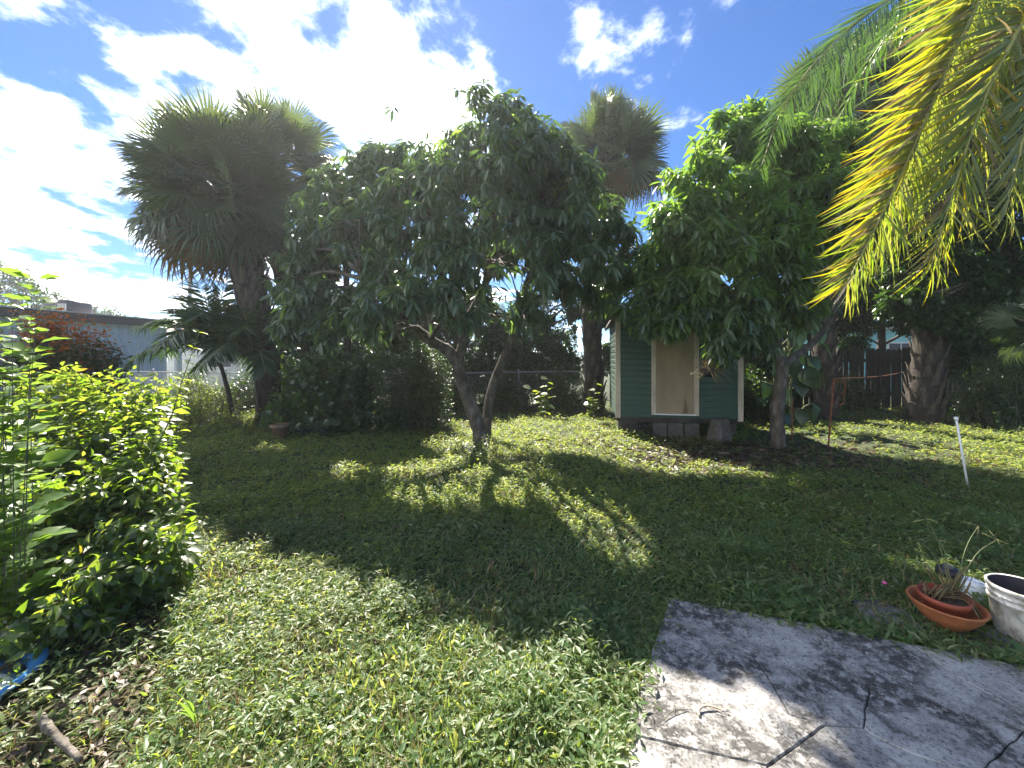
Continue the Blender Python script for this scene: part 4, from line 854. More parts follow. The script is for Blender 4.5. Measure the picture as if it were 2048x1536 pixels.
# young feather palms under the big fan palm
def young_palm(label, gu, Y, cu, cv, n, L, seed, r=0.05):
    r_ = np.random.default_rng(seed); b = G(gu, Y); c = at(cu, cv, Y); t = thing('young_palm', b, label, 'palm tree', 'young palms at the foot of the big fan palm')
    limb('trunk', t, [b-np.array((0, 0, 0.1)), (b+c)/2+np.array((0.03, 0, 0)), c], [r, r*0.85, r*0.7], M['palm_bark'], 8)
    for j in range(n):
        a = j*2.39996; el = math.radians(82-95*((j+0.5)/n)); l_ = L*(0.8+0.35*r_.random()); d = np.array((math.cos(a)*math.cos(el), math.sin(a)*math.cos(el), math.sin(el)))
        e = c+d*l_; e[2] -= 0.30*l_*math.cos(el); m_ = c+d*l_*0.55+np.array((0, 0, 0.08*l_)); feather(t, [c, m_, e], 0.016, 34, 0.40*L, [M['young']], None, seed=seed*50+j, droop=0.35, wl=0.085, plume=0.15)
young_palm('young feather palm with thin dark trunk, left one of two under the big fan palm', 472, 8.9, 428, 688, 22, 1.45, 31)
young_palm('young feather palm with upright slim trunk, right one of two under the big fan palm', 521, 8.8, 505, 705, 20, 1.3, 37)

# the big feather palm whose fronds hang in at the top right
cr = np.array((6.2, 3.9, 5.7)); fp = thing('feather_palm', (6.3, 3.9, 0), 'tall feather palm whose yellow fronds hang into the top right corner', 'palm tree')
limb('trunk', fp, [(6.35, 3.9, -0.1), (6.33, 3.9, 2.0), (6.25, 3.9, 4.2), cr], [0.20, 0.16, 0.15, 0.13], M['palm_bark'], 14)
def ysplit(f, s, r_):      # backlight put into the outer side as yellow, greener and olive inside, some brown
    a = r_.choice([0, 0, 1, 1, 1, 2, 2, 3], len(f)); b = r_.choice([1, 1, 2, 2, 2, 2], len(f)); return (a if s > 0 else b).astype(np.int32)
YM = [M['yellow'], M['yellow_green'], M['olive'], M['straw']]
YL = 1
feather(fp, [cr, at(2030, -80, 3.5), at(1935, 50, 3.3), at(1868, 200, 3.15), at(1800, 355, 3.0), at(1738, 480, 2.95), at(1690, 575, 2.95)], 0.02, 400, 0.68, YM, ysplit, nparts=170, droop=0.62, wl=0.034, seed=41, plume=0.35, upv=(0.25, -1, 0.35))
feather(fp, [cr, at(2090, 0, 3.3), at(2010, 110, 3.0), at(1945, 260, 2.9), at(1895, 420, 2.85), at(1860, 540, 2.85)], 0.02, 280, 0.62, YM, lambda f, s, r_: r_.choice([0, 1, 1, 2, 2, 2, 2, 3], len(f)).astype(np.int32), nparts=100, droop=0.75, wl=0.034, seed=43, plume=0.45, upv=(0.2, -1, 0.3))
feather(fp, [cr, at(2120, 60, 3.2), at(2080, 160, 2.9), at(2040, 300, 2.8), at(2010, 430, 2.8)], 0.022, 170, 0.58, [M['olive']], None, nparts=30, droop=0.9, wl=0.045, seed=47, plume=0.4, upv=(0.2, -1, 0.3))
feather(fp, [cr, at(2000, -150, 5.4), at(1860, -50, 5.3), at(1705, 50, 5.3), at(1580, 190, 5.2), at(1518, 345, 5.1)], 0.018, 260, 0.60, [M['green_frond']], None, nparts=0, droop=0.8, wl=0.032, seed=51, plume=0.3, upv=(0.1, -0.8, 0.6))
feather(fp, [cr, at(1980, -60, 5.4), at(1880, -20, 6.3), at(1760, 40, 6.8), at(1670, 130, 7.0), at(1620, 260, 7.0)], 0.022, 240, 0.70, [M['green_frond']], None, nparts=0, droop=0.7, wl=0.032, seed=53, plume=0.3, upv=(0.1, -0.8, 0.6))
for k_, a in enumerate((0.2, 1.1, 2.0, -0.9, 4.2)):     # the fronds on its far side
    d = np.array((math.cos(a), math.sin(a), 0.0)); feather(fp, [cr, cr+d*0.9+np.array((0, 0, 0.7)), cr+d*1.9+np.array((0, 0, 0.5)), cr+d*2.7+np.array((0, 0, -0.6))], 0.028, 80, 0.55, [M['green_frond']], None, seed=60+k_, droop=0.6, wl=0.055)

# ---------------- background trees
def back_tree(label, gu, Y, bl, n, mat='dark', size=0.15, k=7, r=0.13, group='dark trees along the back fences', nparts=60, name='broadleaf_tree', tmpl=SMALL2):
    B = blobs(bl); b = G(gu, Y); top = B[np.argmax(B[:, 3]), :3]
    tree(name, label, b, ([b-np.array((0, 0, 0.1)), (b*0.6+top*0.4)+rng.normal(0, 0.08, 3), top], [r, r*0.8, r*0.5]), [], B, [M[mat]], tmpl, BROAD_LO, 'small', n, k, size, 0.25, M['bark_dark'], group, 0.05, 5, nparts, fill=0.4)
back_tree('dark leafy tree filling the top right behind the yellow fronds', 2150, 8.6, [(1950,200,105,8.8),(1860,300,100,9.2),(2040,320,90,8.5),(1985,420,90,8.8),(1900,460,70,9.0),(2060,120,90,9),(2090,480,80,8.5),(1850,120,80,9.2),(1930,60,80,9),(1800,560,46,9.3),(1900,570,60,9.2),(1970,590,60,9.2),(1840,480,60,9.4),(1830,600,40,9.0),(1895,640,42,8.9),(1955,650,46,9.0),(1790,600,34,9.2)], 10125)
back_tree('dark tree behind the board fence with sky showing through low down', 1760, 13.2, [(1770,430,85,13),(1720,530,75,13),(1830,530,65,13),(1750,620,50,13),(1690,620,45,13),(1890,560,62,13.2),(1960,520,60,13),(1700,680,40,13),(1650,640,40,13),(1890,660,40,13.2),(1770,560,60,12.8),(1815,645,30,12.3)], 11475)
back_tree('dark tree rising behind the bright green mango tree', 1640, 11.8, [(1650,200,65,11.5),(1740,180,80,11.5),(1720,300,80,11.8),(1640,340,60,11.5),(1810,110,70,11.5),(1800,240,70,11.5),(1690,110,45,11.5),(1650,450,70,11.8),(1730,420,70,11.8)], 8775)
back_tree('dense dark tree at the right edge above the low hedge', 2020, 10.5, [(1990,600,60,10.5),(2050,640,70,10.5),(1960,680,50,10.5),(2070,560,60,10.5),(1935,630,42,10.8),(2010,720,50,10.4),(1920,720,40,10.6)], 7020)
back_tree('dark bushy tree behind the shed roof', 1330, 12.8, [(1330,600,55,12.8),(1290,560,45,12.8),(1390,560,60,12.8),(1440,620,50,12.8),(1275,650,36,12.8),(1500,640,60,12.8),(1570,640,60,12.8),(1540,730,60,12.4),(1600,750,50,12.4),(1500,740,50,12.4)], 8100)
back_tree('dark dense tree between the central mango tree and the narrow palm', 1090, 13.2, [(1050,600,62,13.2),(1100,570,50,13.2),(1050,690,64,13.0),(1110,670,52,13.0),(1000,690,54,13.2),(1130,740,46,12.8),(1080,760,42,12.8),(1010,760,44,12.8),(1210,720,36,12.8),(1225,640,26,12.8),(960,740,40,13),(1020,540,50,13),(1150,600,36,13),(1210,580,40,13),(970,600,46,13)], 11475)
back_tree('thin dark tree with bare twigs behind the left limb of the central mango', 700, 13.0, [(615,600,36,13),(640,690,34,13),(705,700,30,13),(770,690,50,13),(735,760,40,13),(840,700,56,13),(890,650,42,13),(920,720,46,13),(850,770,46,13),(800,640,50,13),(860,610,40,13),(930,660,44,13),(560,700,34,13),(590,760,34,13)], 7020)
back_tree('tall dark tree added unseen behind the left shoulder of the central mango to shade the lawn', 690, 11.2, [(690,470,60,11),(640,540,46,11),(740,520,56,11),(680,400,46,11),(760,430,56,11),(800,560,40,11)], 5670)  # added out of sight to cast shade on the left of the lawn
# distant trees beyond the houses
for i, (u, v, r, Y, n) in enumerate([(30, 600, 62, 34, 1500), (205, 632, 28, 45, 700), (270, 650, 22, 50, 400), (640, 640, 34, 40, 700), (980, 660, 50, 42, 900), (1420, 640, 60, 40, 900), (1980, 640, 70, 36, 900)]):
    lab = ['large grey green tree far off at the left edge', 'rounded distant tree just right of the cooling unit', 'small distant tree on the skyline right of the cooling unit', 'distant tree seen over the pinkish house roof', 'distant tree seen through the central mango trunk fork', 'distant tree beyond the shed roof', 'distant tree beyond the board fence at the right'][i]
    back_tree(lab, u, Y, [(u, v, r, Y), (u-r*0.9, v+r*0.45, r*0.7, Y), (u+r*0.9, v+r*0.4, r*0.7, Y+1), (u+r*0.2, v+r, r*0.9, Y)], n, size=0.42, k=7, r=0.3, group='distant trees', nparts=0)

# ---------------- shrubs
fb = blobs([(60,785,60,3.4),(140,780,54,3.4),(215,768,48,3.4),(290,772,42,3.4),(335,805,38,3.3),(325,880,54,2.95),(60,880,90,3.0),(180,880,90,3.0),(280,950,74,2.75),(335,970,34,2.65),(60,1000,105,2.6),(180,1010,95,2.6),(295,1060,64,2.45),(50,1130,100,2.3),(150,1150,90,2.25),(250,1150,64,2.25),(312,1115,42,2.35),(30,1250,70,2.0),(120,1255,66,2.0),(200,1230,50,2.1),(-60,900,110,3.0),(-60,1100,110,2.4)])
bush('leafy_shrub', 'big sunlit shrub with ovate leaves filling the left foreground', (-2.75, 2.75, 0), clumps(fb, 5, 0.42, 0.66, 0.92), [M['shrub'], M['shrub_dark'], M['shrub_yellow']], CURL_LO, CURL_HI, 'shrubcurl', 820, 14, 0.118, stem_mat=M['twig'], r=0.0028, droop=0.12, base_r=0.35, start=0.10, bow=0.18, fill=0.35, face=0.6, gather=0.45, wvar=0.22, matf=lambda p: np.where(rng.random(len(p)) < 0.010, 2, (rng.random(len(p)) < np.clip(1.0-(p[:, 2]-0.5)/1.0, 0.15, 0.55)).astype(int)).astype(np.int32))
sp = [at(240, 1000, 2.8), at(330, 860, 2.8), at(365, 760, 2.8), at(398, 665, 2.8)]
t = thing('leafy_sprig', sp[0], 'long single sprig reaching out above the top right of the foreground shrub', 'sprig')
pth = limb('stem', t, sp, [0.006, 0.005, 0.003, 0.002], M['stem'], 5, 6, 0); L = Leafage(); ii = np.linspace(2, len(pth)-1, 13).astype(int); q = np.repeat(pth[ii], 2, 0); sg = np.tile([1, -1], 13); tn = unit(np.repeat(np.gradient(pth, axis=0)[ii], 2, 0))
lt = unit(np.cross(tn, np.repeat(unit(rng.normal(size=(13, 3))), 2, 0))); L.add(q, unit(lt*sg[:, None]+0.5*tn-np.array((0, 0, 0.2))), np.array((0, 0, 1.0))+rng.normal(0, 0.3, q.shape), np.linspace(0.12, 0.05, 26)*(0.8+0.4*rng.random(26))); L.build(t, [M['shrub']], BROAD_LO, BROAD_HI, 'shrub')
# tall stems with broad pale leaves at the left edge
tb = blobs([(20,600,38,2.0),(50,560,22,2.0),(0,680,50,2.0),(30,720,40,2.05),(-50,640,50,2.0)])
bush('broad_leaf_plant', 'tall plant with broad pale green leaves at the upper left edge', (-2.75, 2.1, 0), tb, [M['tall']], BROAD_LO, BROAD_HI, 'tall', 10, 18, 0.165, stem_mat=M['twig'], r=0.0028, droop=0.05, base_r=0.12, start=0.08, bow=0.05, cat='plant')
# fire bush
rbk = blobs([(100,655,34,5.2),(70,640,38,5.2),(110,650,42,5.2),(160,672,50,5.2),(205,700,42,5.2),(130,720,60,5.2),(60,700,60,5.2),(190,750,50,5.1),(90,780,60,5.0),(230,720,26,5.3)])
bush('fire_bush', 'dark bush with orange red young leaves on top behind the foreground shrub', G(140, 5.3), rbk, [M['fire_green'], M['fire']], BROAD_MIN, BROAD_LO, 'fire', 560, 13, 0.12, r=0.004, base_r=0.45, start=0.08, face=0.7, matf=lambda p: (rng.random(len(p)) < np.clip((p[:, 2]-1.5)/0.25, 0.05, 0.95)*np.clip((-4.75-p[:, 0])/0.4, 0.15, 1)).astype(np.int32))
# sea grape and hedge along the back
sg_ = blobs([(600,740,48,8.3),(655,735,52,8.2),(715,745,48,8.3),(585,800,42,8.2),(640,810,52,8.1),(700,820,42,8.2),(665,700,30,8.4),(740,710,30,8.4)])
bush('sea_grape', 'wide sea grape shrub with round leathery leaves behind the terracotta pot', G(650, 8.4), sg_, [M['grape']], ROUND_LO, ROUND_HI, 'grape', 420, 10, 0.17, r=0.005, base_r=0.5, start=0.05, bow=0.1, droop=0.0, face=1.0)
hb = blobs([(790,730,50,8.6),(850,720,46,8.8),(800,800,50,8.5),(860,780,45,8.7),(885,720,36,9.0),(760,840,26,8.3),(850,690,34,9.0)])
bush('fine_leaf_hedge', 'dark fine leaved hedge shrub between the sea grape and the central mango trunk', G(820, 8.8), hb, [M['dark']], SMALL2, BROAD_LO, 'small', 640, 14, 0.10, r=0.003, base_r=0.5, start=0.04, bow=0.15, face=0.8, gather=0.5)
lw = blobs([(400,765,36,9.2),(450,770,30,9.2),(350,770,34,9.0),(370,800,34,8.6),(420,795,30,8.8),(390,820,28,8.4),(440,830,30,8.3),(360,840,26,8.2),(420,860,22,8.0),(480,840,26,8.4),(545,830,26,8.6)])
bush('light_weed_patch', 'light leaved weedy shrub at the foot of the young palms', G(430, 8.3), lw, [M['shrub']], BROAD_MIN, BROAD_LO, 'weedy', 420, 9, 0.085, r=0.003, base_r=0.8, start=0.08, bow=0.1, cat='weeds')
lw = blobs([(840,815,20,10.6),(860,840,16,10.4),(705,830,20,10.2),(885,850,16,10.0),(815,835,14,10.4)])
bush('sunlit_weed_patch', 'sunlit weeds glowing under the hedge left of the central trunk', G(840, 10.6), lw, [M['mango_fresh_lit']], BROAD_LO, BROAD_LO, 'weedy', 110, 9, 0.085, r=0.004, base_r=0.6, start=0.2, bow=0.1, cat='weeds')
rh = blobs([(1960,740,55,8.9),(2020,730,60,8.8),(2070,770,60,8.7),(1990,800,45,8.6),(1935,790,34,9.0),(2050,690,50,9.0)])
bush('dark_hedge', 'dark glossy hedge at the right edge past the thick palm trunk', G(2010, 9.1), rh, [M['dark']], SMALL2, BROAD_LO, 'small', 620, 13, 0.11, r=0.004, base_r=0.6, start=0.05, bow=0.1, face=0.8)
# low undergrowth at the fence feet
for i, (u, Y, w, lab) in enumerate([(380, 11.2, 60, 'low dark undergrowth at the fence left of the young palms'), (490, 11.2, 60, 'low dark undergrowth at the fence behind the young palms'), (900, 11.3, 50, 'low dark undergrowth at the fence left of the central mango trunk'), (1010, 11.6, 60, 'low dark undergrowth at the fence behind the second mango stem'), (1120, 11.7, 46, 'low dark undergrowth at the fence behind the sea grape seedlings'), (1700, 11.4, 50, 'low dark undergrowth at the foot of the board fence'), (1500, 9.4, 40, 'dark low plants in the shade right of the shed')]):
    Bq = blobs([(u-w*0.6, 785, 30, Y), (u+w*0.6, 782, 30, Y), (u, 755, 30, Y)])
    bush('low_undergrowth', lab, G(u, Y), Bq, [M['dark']], BROAD_MIN, BROAD_LO, 'under', 210, 9, 0.12, r=0.004, base_r=0.5, start=0.08, face=0.8, nparts=60, cat='undergrowth', group='undergrowth at the fences')
# big-leaved climber beside the shed
t = thing('philodendron', G(1590, 8.9), 'large leaved climbing philodendron in the shade beside the shed', 'plant'); L = Leafage(); n = 34
u_ = rng.uniform(1520, 1645, n); v_ = rng.uniform(640, 850, n); Yq = rng.uniform(8.3, 9.0, n); pq = np.array([at(a, b, c) for a, b, c in zip(u_, v_, Yq)])
dq = unit(np.c_[rng.normal(0, 0.5, n), -0.35-0.3*rng.random(n), -0.7-0.4*rng.random(n)]); L.add(pq, dq, np.c_[rng.normal(0, 0.4, n), -np.ones(n)*rng.uniform(0.3, 1, n), 0.6+rng.random(n)*0.4], rng.uniform(0.32, 0.52, n)); L.build(t, [M['philo']], HEART, HEART, 'heart')
g = Geo()
for a in pq: 
    b = np.array((pq[:, 0].mean()+rng.normal(0, 0.15), 8.9, max(0.05, a[2]-0.5))); g.tube(smoothpath([b, (a+b)/2+np.array((0, -0.05, 0.15)), a], 3), [0.012]*7, 5, cap=False)
for x in (-0.15, 0.1): g.tube(smoothpath([(pq[:, 0].mean()+x, 8.9, -0.05), (pq[:, 0].mean()+x*1.4, 8.95, 1.0), (pq[:, 0].mean()+x*0.6, 8.9, 2.2)], 4), 0.03, 7)
g.build('stems', M['stem'], t, kind='stuff')
# sea grape seedlings
def seedling(label, u, vtop, Y, n, size, seed, lean=0.0):
    r_ = np.random.default_rng(seed); b = G(u, Y); tip = at(u+lean, vtop, Y); t = thing('sea_grape_seedling', b, label, 'seedling', 'sea grape seedlings near the back fence'); L = Leafage(); g = Geo()
    for k_ in range(3):
        e = tip if k_ == 0 else b+np.array((r_.normal(0, 0.32), r_.normal(0, 0.15), (tip[2]-b[2])*r_.uniform(0.45, 0.75))); pth = smoothpath([b, (b+e)/2+r_.normal(0, 0.04, 3), e], 5); g.tube(pth, np.linspace(0.012, 0.004, len(pth)), 5)
        ii = np.linspace(2, len(pth)-1, n).astype(int); sgn = np.where(np.arange(n) % 2, 1, -1); d = np.c_[sgn*(0.7+0.3*r_.random(n)), r_.normal(0, 0.5, n), r_.normal(0.1, 0.3, n)]; L.add(pth[ii], unit(d), np.c_[r_.normal(0, 0.3, n), r_.normal(-0.1, 0.3, n), np.ones(n)], size*(0.75+0.4*r_.random(n)))
    g.build('stem', M['twig'], t); L.build(t, [M['shrub']], ROUND_LO, ROUND_HI, 'seedling')
seedling('small sea grape seedling with shiny round leaves in the sun behind the central trunk', 1095, 757, 10.2, 9, 0.21, 71)
seedling('sea grape seedling at the foot of the narrow fan palm', 1185, 768, 10.2, 8, 0.20, 73, 8)
# ------------------------------------------------------------------ lawn, weeds and litter
def scatter(n, y0, y1, power):
    """ground points, denser towards the viewer"""
    r = rng.random(n); y = (y0**(1-power)+(y1**(1-power)-y0**(1-power))*r)**(1/(1-power)); x = (rng.random(n)*2-1)*(y*1.42+1.0)
    return x, y
def bed_mask(x, y): return in_poly(x, y, np.array([(-4.5, 1.0), (-1.2, 1.0), (-1.42, 1.55), (-1.75, 2.0), (-2.2, 2.6), (-2.7, 3.4), (-4.5, 3.8)]))
def edge_grow():
    a, b, c_, d_ = patio_outline[0], patio_outline[1], patio_outline[6], patio_outline[5]; o = []
    for p, q, n in ((a, b, 120), (a, c_, 150), (c_, d_, 60)): t = rng.random((n, 1)); o.append(p+(q-p)*t+rng.normal(0, 0.022, (n, 2)))
    return np.concatenate(o)
def dirt_mask(x, y):   # the trodden, leaf covered ground beneath the right hand trees
    return np.exp(-(((x-3.6)/2.4)**2+((y-6.0)/1.15)**2)) + 0.8*np.exp(-(((x-6.0)/2.6)**2+((y-6.6)/1.6)**2)) + 0.5*np.exp(-(((x+0.5)/0.5)**2+((y-6.6)/0.5)**2))
def lawn():
    L1, L2, L3 = Leafage(), Leafage(), Leafage()
    # broad leaved ground cover in small sprigs
    n = 98000; x, y = scatter(n, 1.15, 13.0, 1.35); keep = ~in_poly(x, y, patio_outline+(patio_outline-c0)*0.0)
    dens = 0.35+0.9*value_noise(x+50, y+50, 0.55, 3)+0.25*value_noise(x+50, y+50, 0.15, 5); dens *= np.where(bed_mask(x, y), 0.10, 1); dens *= 1-0.85*np.clip(dirt_mask(x, y), 0, 1); dens *= np.where(y > 9.5, 0.5, 1)
    keep &= rng.random(n) < dens; x, y = x[keep], y[keep]; e_ = edge_grow(); x = np.r_[x, e_[:, 0]]; y = np.r_[y, e_[:, 1]]; n = len(x)
    k = 6; sz = (0.026+0.026*rng.random(n))*(1+0.055*y); hgt = (0.015+0.12*value_noise(x+30, y+30, 0.33, 9)**2.2+0.02*value_noise(x+3, y+3, 0.12, 19))*(0.5+rng.random(n)); hgt[-len(e_):] += 0.03
    a = rng.random((n, k))*6.283; el = rng.normal(0.35, 0.35, (n, k)); d = np.stack([np.cos(a)*np.cos(el), np.sin(a)*np.cos(el), np.sin(el)], 2)
    p = np.stack([x, y, gz(x, y)], 1)[:, None]+np.stack([rng.normal(0, 0.018, (n, k))*(1+0.1*y[:, None]), rng.normal(0, 0.018, (n, k))*(1+0.1*y[:, None]), hgt[:, None]*np.linspace(0.15, 1, k)[None]], 2)
    s = sz[:, None]*(0.55+0.7*rng.random((n, k))); up = np.array((0, 0, 1.0))+rng.normal(0, 0.3, (n, k, 3))
    L1.add(p.reshape(-1, 3), d.reshape(-1, 3), up.reshape(-1, 3), s.ravel(), 0, (1+rng.normal(0, 0.25, n*k)).clip(0.5, 1.7))
    Pw, Dw, Nw, Sw, Mw, Ww = L1.cat(); nr_ = Pw[:, 1] < 3.6; g = Geo().leaves(Pw[nr_], Dw[nr_], Nw[nr_], Sw[nr_], WEED, Mw[nr_], Ww[nr_]).leaves(Pw[~nr_], Dw[~nr_], Nw[~nr_], Sw[~nr_], WEED2, Mw[~nr_], Ww[~nr_])
    # blades in tufts
    n = 31000; x, y = scatter(n, 1.15, 14.0, 1.45); keep = ~in_poly(x, y, patio_outline+(patio_outline-c0)*0.01)
    dens = 0.25+1.0*value_noise(x+20, y+60, 0.8, 13); dens *= np.where(bed_mask(x, y), 0.10, 1); dens *= 1-0.75*np.clip(dirt_mask(x, y), 0, 1)
    keep &= rng.random(n) < dens; x, y = x[keep], y[keep]; n = len(x); k = 8
    a = rng.random((n, k))*6.283; el = rng.normal(0.85, 0.38, (n, k)).clip(0.1, 1.5); d = np.stack([np.cos(a)*np.cos(el), np.sin(a)*np.cos(el), np.sin(el)], 2)
    p = np.stack([x, y, gz(x, y)-0.005], 1)[:, None]+np.concatenate([rng.normal(0, 0.014, (n, k, 2)), np.zeros((n, k, 1))], 2)
    s = (0.045+0.05*value_noise(x+70, y+10, 0.7, 17))[:, None]*(0.5+0.9*rng.random((n, k))); dry = (rng.random((n, k)) < (0.20+0.35*(value_noise(x+9, y+9, 0.5, 21)[:, None] > 0.62))).astype(np.int32)
    up = np.array((0, 0, 1.0))+rng.normal(0, 0.4, (n, k, 3)); wv = ((0.9+0.08*y)[:, None]*(0.8+0.5*rng.random((n, k))))
    P2, D2, N2, S2, M2, W2 = p.reshape(-1, 3), d.reshape(-1, 3), up.reshape(-1, 3), s.ravel(), dry.ravel(), wv.ravel(); nr_ = P2[:, 1] < 3.6
    for q_, tm_ in ((nr_, BLADE), (~nr_, BLADE2)): g.leaves(P2[q_], D2[q_], N2[q_], S2[q_], tm_, M2[q_], W2[q_])
    o = g.build('grass', [M['grass'], M['straw']]); o['kind'] = 'stuff'
    # runners and dry stems
    n = 1500; x, y = scatter(n, 1.2, 7.0, 1.8); keep = ~in_poly(x, y, patio_outline); x, y = x[keep], y[keep]; g2 = Geo()
    for xi, yi in zip(x, y):
        a = rng.random()*6.28; l_ = rng.uniform(0.10, 0.28); c_, s_ = math.cos(a), math.sin(a); z = float(gz(xi, yi)); z += 0.02
        g2.tube([(xi, yi, z), (xi+c_*l_*0.5, yi+s_*l_*0.5, z+rng.uniform(0.0, 0.05)), (xi+c_*l_, yi+s_*l_+rng.normal(0, 0.03), z+rng.uniform(-0.01, 0.05))], [0.0016, 0.0014, 0.0009], 3, cap=False)
    o = g2.build('dry_straw', [M['straw']]); o['kind'] = 'stuff'
lawn()
def litter():
    L = Leafage(); n = 7000; x, y = scatter(n, 1.15, 11.5, 1.5); dm = np.clip(dirt_mask(x, y), 0, 1); bm = bed_mask(x, y)
    keep = (rng.random(n) < np.where(bm, 1.0, 0.035+0.95*dm)) & ~in_poly(x, y, patio_outline); x, y = x[keep], y[keep]; n = len(x)
    # more under the right mango and in the dark bed
    x2 = rng.normal(3.2, 1.5, 2600); y2 = rng.normal(6.2, 0.75, 2600); x = np.r_[x, x2]; y = np.r_[y, y2]
    x3 = rng.uniform(-3.4, -1.2, 1500); y3 = rng.uniform(1.25, 2.5, 1500); k3 = bed_mask(x3, y3); x = np.r_[x, x3[k3]]; y = np.r_[y, y3[k3]]; n = len(x)
    a = rng.random(n)*6.283; d = np.stack([np.cos(a), np.sin(a), rng.normal(0.02, 0.16, n)], 1); p = np.stack([x, y, gz(x, y)+0.012+0.02*rng.random(n)], 1); up = np.array((0, 0, 1.0))+rng.normal(0, 0.4, (n, 3))
    sz = np.where(bed_mask(x, y), rng.uniform(0.03, 0.08, n), rng.uniform(0.08, 0.19, n))
    g = Geo().leaves(p, d, up, sz, MANGO_LO, 0, np.where(bed_mask(x, y), 1.6, 1.0)); o = g.build('leaf_litter', [M['litter']]); o['kind'] = 'stuff'
litter()
def tuft(name, label, p, n, size, mat, tm, hid, cat='weed', lo=0.5, up_=0.3, group='weeds along the patio edge', r=0.03, stems=None):
    t = thing(name, p, label, cat, group); L = Leafage(); a = rng.random(n)*6.283; el = rng.uniform(lo, 1.45, n) if lo > 0 else rng.normal(up_, 0.35, n)
    d = np.stack([np.cos(a)*np.cos(el), np.sin(a)*np.cos(el), np.sin(el)], 1); q = np.array(p)+np.c_[rng.normal(0, r, (n, 2)), np.abs(rng.normal(0, size*0.35, n)) if lo <= 0 else np.zeros(n)]
    L.add(q, d, np.array((0, 0, 1.0))+rng.normal(0, 0.3, (n, 3)), size*(0.5+0.7*rng.random(n))); L.build(t, [mat], tm, tm, hid); return t
tuft('weed', 'leafy weed tuft in front of the terracotta bowl', (*slab_pt(1850, 1272), 0.0), 34, 0.07, M['grass'], BROAD_LO, 'weedtuft', lo=0, r=0.05)
tuft('weed', 'leafy weed growing in front of the white bucket at the frame edge', (*slab_pt(2035, 1305), 0.0), 34, 0.075, M['grass'], BROAD_LO, 'weedtuft', lo=0, r=0.05)
tuft('weed', 'yellow green weed against the lower left edge of the patio', (*slab_pt(1228, 1455), 0.0), 34, 0.05, M['shrub'], BROAD_LO, 'weedtuft2', lo=0, r=0.05)
tuft('grass_tuft', 'bright grass tuft standing up near the bottom left of the lawn', (*on_ground(395, 1.66)[:2], 0.0), 12, 0.16, M['tall'], BLADE_HI, 'blade', lo=0.7, group=None)
for i, (u, Y, lab) in enumerate([(905, 6.4, 'scraggly weed left of the central mango trunk base'), (985, 6.1, 'bushy weed right of the central mango trunk base'), (945, 5.7, 'pale weed just in front of the central mango trunk')]):
    b = on_ground(u, Y); Bq = np.array([(b[0], b[1], 0.22, 0.16), (b[0]+0.15, b[1], 0.14, 0.14), (b[0]-0.14, b[1]+0.05, 0.16, 0.13)]); bush('tall_weed', lab, b, Bq, [M['grass']], BROAD_LO, BROAD_LO, 'weedtuft', 26, 6, 0.06, r=0.003, base_r=0.12, start=0.2, cat='weed', group='weeds round the central trunk', nparts=60)

# ------------------------------------------------------------------ small things
def place_at(o, p): o.location = tuple(map(float, p))
M['terra'] = surf_mat('terracotta', [(0.3, (0.26, 0.085, 0.035)), (0.6, (0.40, 0.14, 0.055)), (0.8, (0.46, 0.20, 0.10))], 7, 0.75, 0.15, 60)
M['terra_red'] = surf_mat('red clay plastic', [(0.3, (0.22, 0.05, 0.028)), (0.7, (0.34, 0.085, 0.045))], 6, 0.6, 0.05)
M['old_terra'] = surf_mat('stained terracotta', [(0.3, (0.16, 0.09, 0.06)), (0.7, (0.34, 0.20, 0.13))], 9, 0.85, 0.2)
M['bucket'] = surf_mat('dirty white plastic', [(0.34, (0.20, 0.17, 0.13)), (0.47, (0.52, 0.50, 0.46)), (0.62, (0.72, 0.72, 0.70))], 9, 0.5, 0.05, 40, (1, 1, 0.6))
M['inside'] = plain('dark bucket inside', (0.03, 0.03, 0.04), 0.5)
M['cup'] = plain('white plastic cup', (0.68, 0.72, 0.78), 0.4, 0.05)
M['amber'] = plain('amber plastic lens', (0.36, 0.30, 0.08), 0.3)
M['solar'] = plain('solar cell', (0.10, 0.11, 0.13), 0.2, 0.2, 40)
M['pink'] = plain('pink petals', (0.65, 0.12, 0.32), 0.6)
M['blue'] = plain('blue plastic', (0.06, 0.26, 0.62), 0.4, 0.12)
M['bag'] = plain('white plastic bag', (0.78, 0.78, 0.78), 0.4, 0.08, 8, 0.6)
M['soil_dry'] = surf_mat('potting soil', [(0.3, (0.04, 0.03, 0.022)), (0.7, (0.12, 0.09, 0.06))], 40, 0.95, 0.6)
def gp(u, v, z=0.0):
    Y = (H-z)*F/(v-HV); return np.array(((u-1024)/F*Y, Y, z))
bp_ = gp(1893, 1252, 0.02)
KB = 0.71
bowl = thing('terracotta_bowl', bp_, 'wide orange terracotta bowl beside the white bucket', 'bowl')
Geo().lathe([(0.0, 0.0), (0.085, 0.0), (0.095, 0.02), (0.145, 0.06), (0.195, 0.12), (0.218, 0.165), (0.226, 0.172), (0.222, 0.182), (0.208, 0.178), (0.185, 0.125), (0.13, 0.07), (0.0, 0.045)], sides=48, wob=0.004).build('shell', M['terra'], bowl, local=True); bowl.scale = (KB, KB, KB*1.05)
pot = thing('clay_pot', bp_+np.array((0.006, 0.012, 0.060)), 'reddish pot of dry grass sitting inside the orange bowl', 'plant pot'); pot.rotation_euler = (0.03, -0.06, 0); pot.scale = (KB,)*3
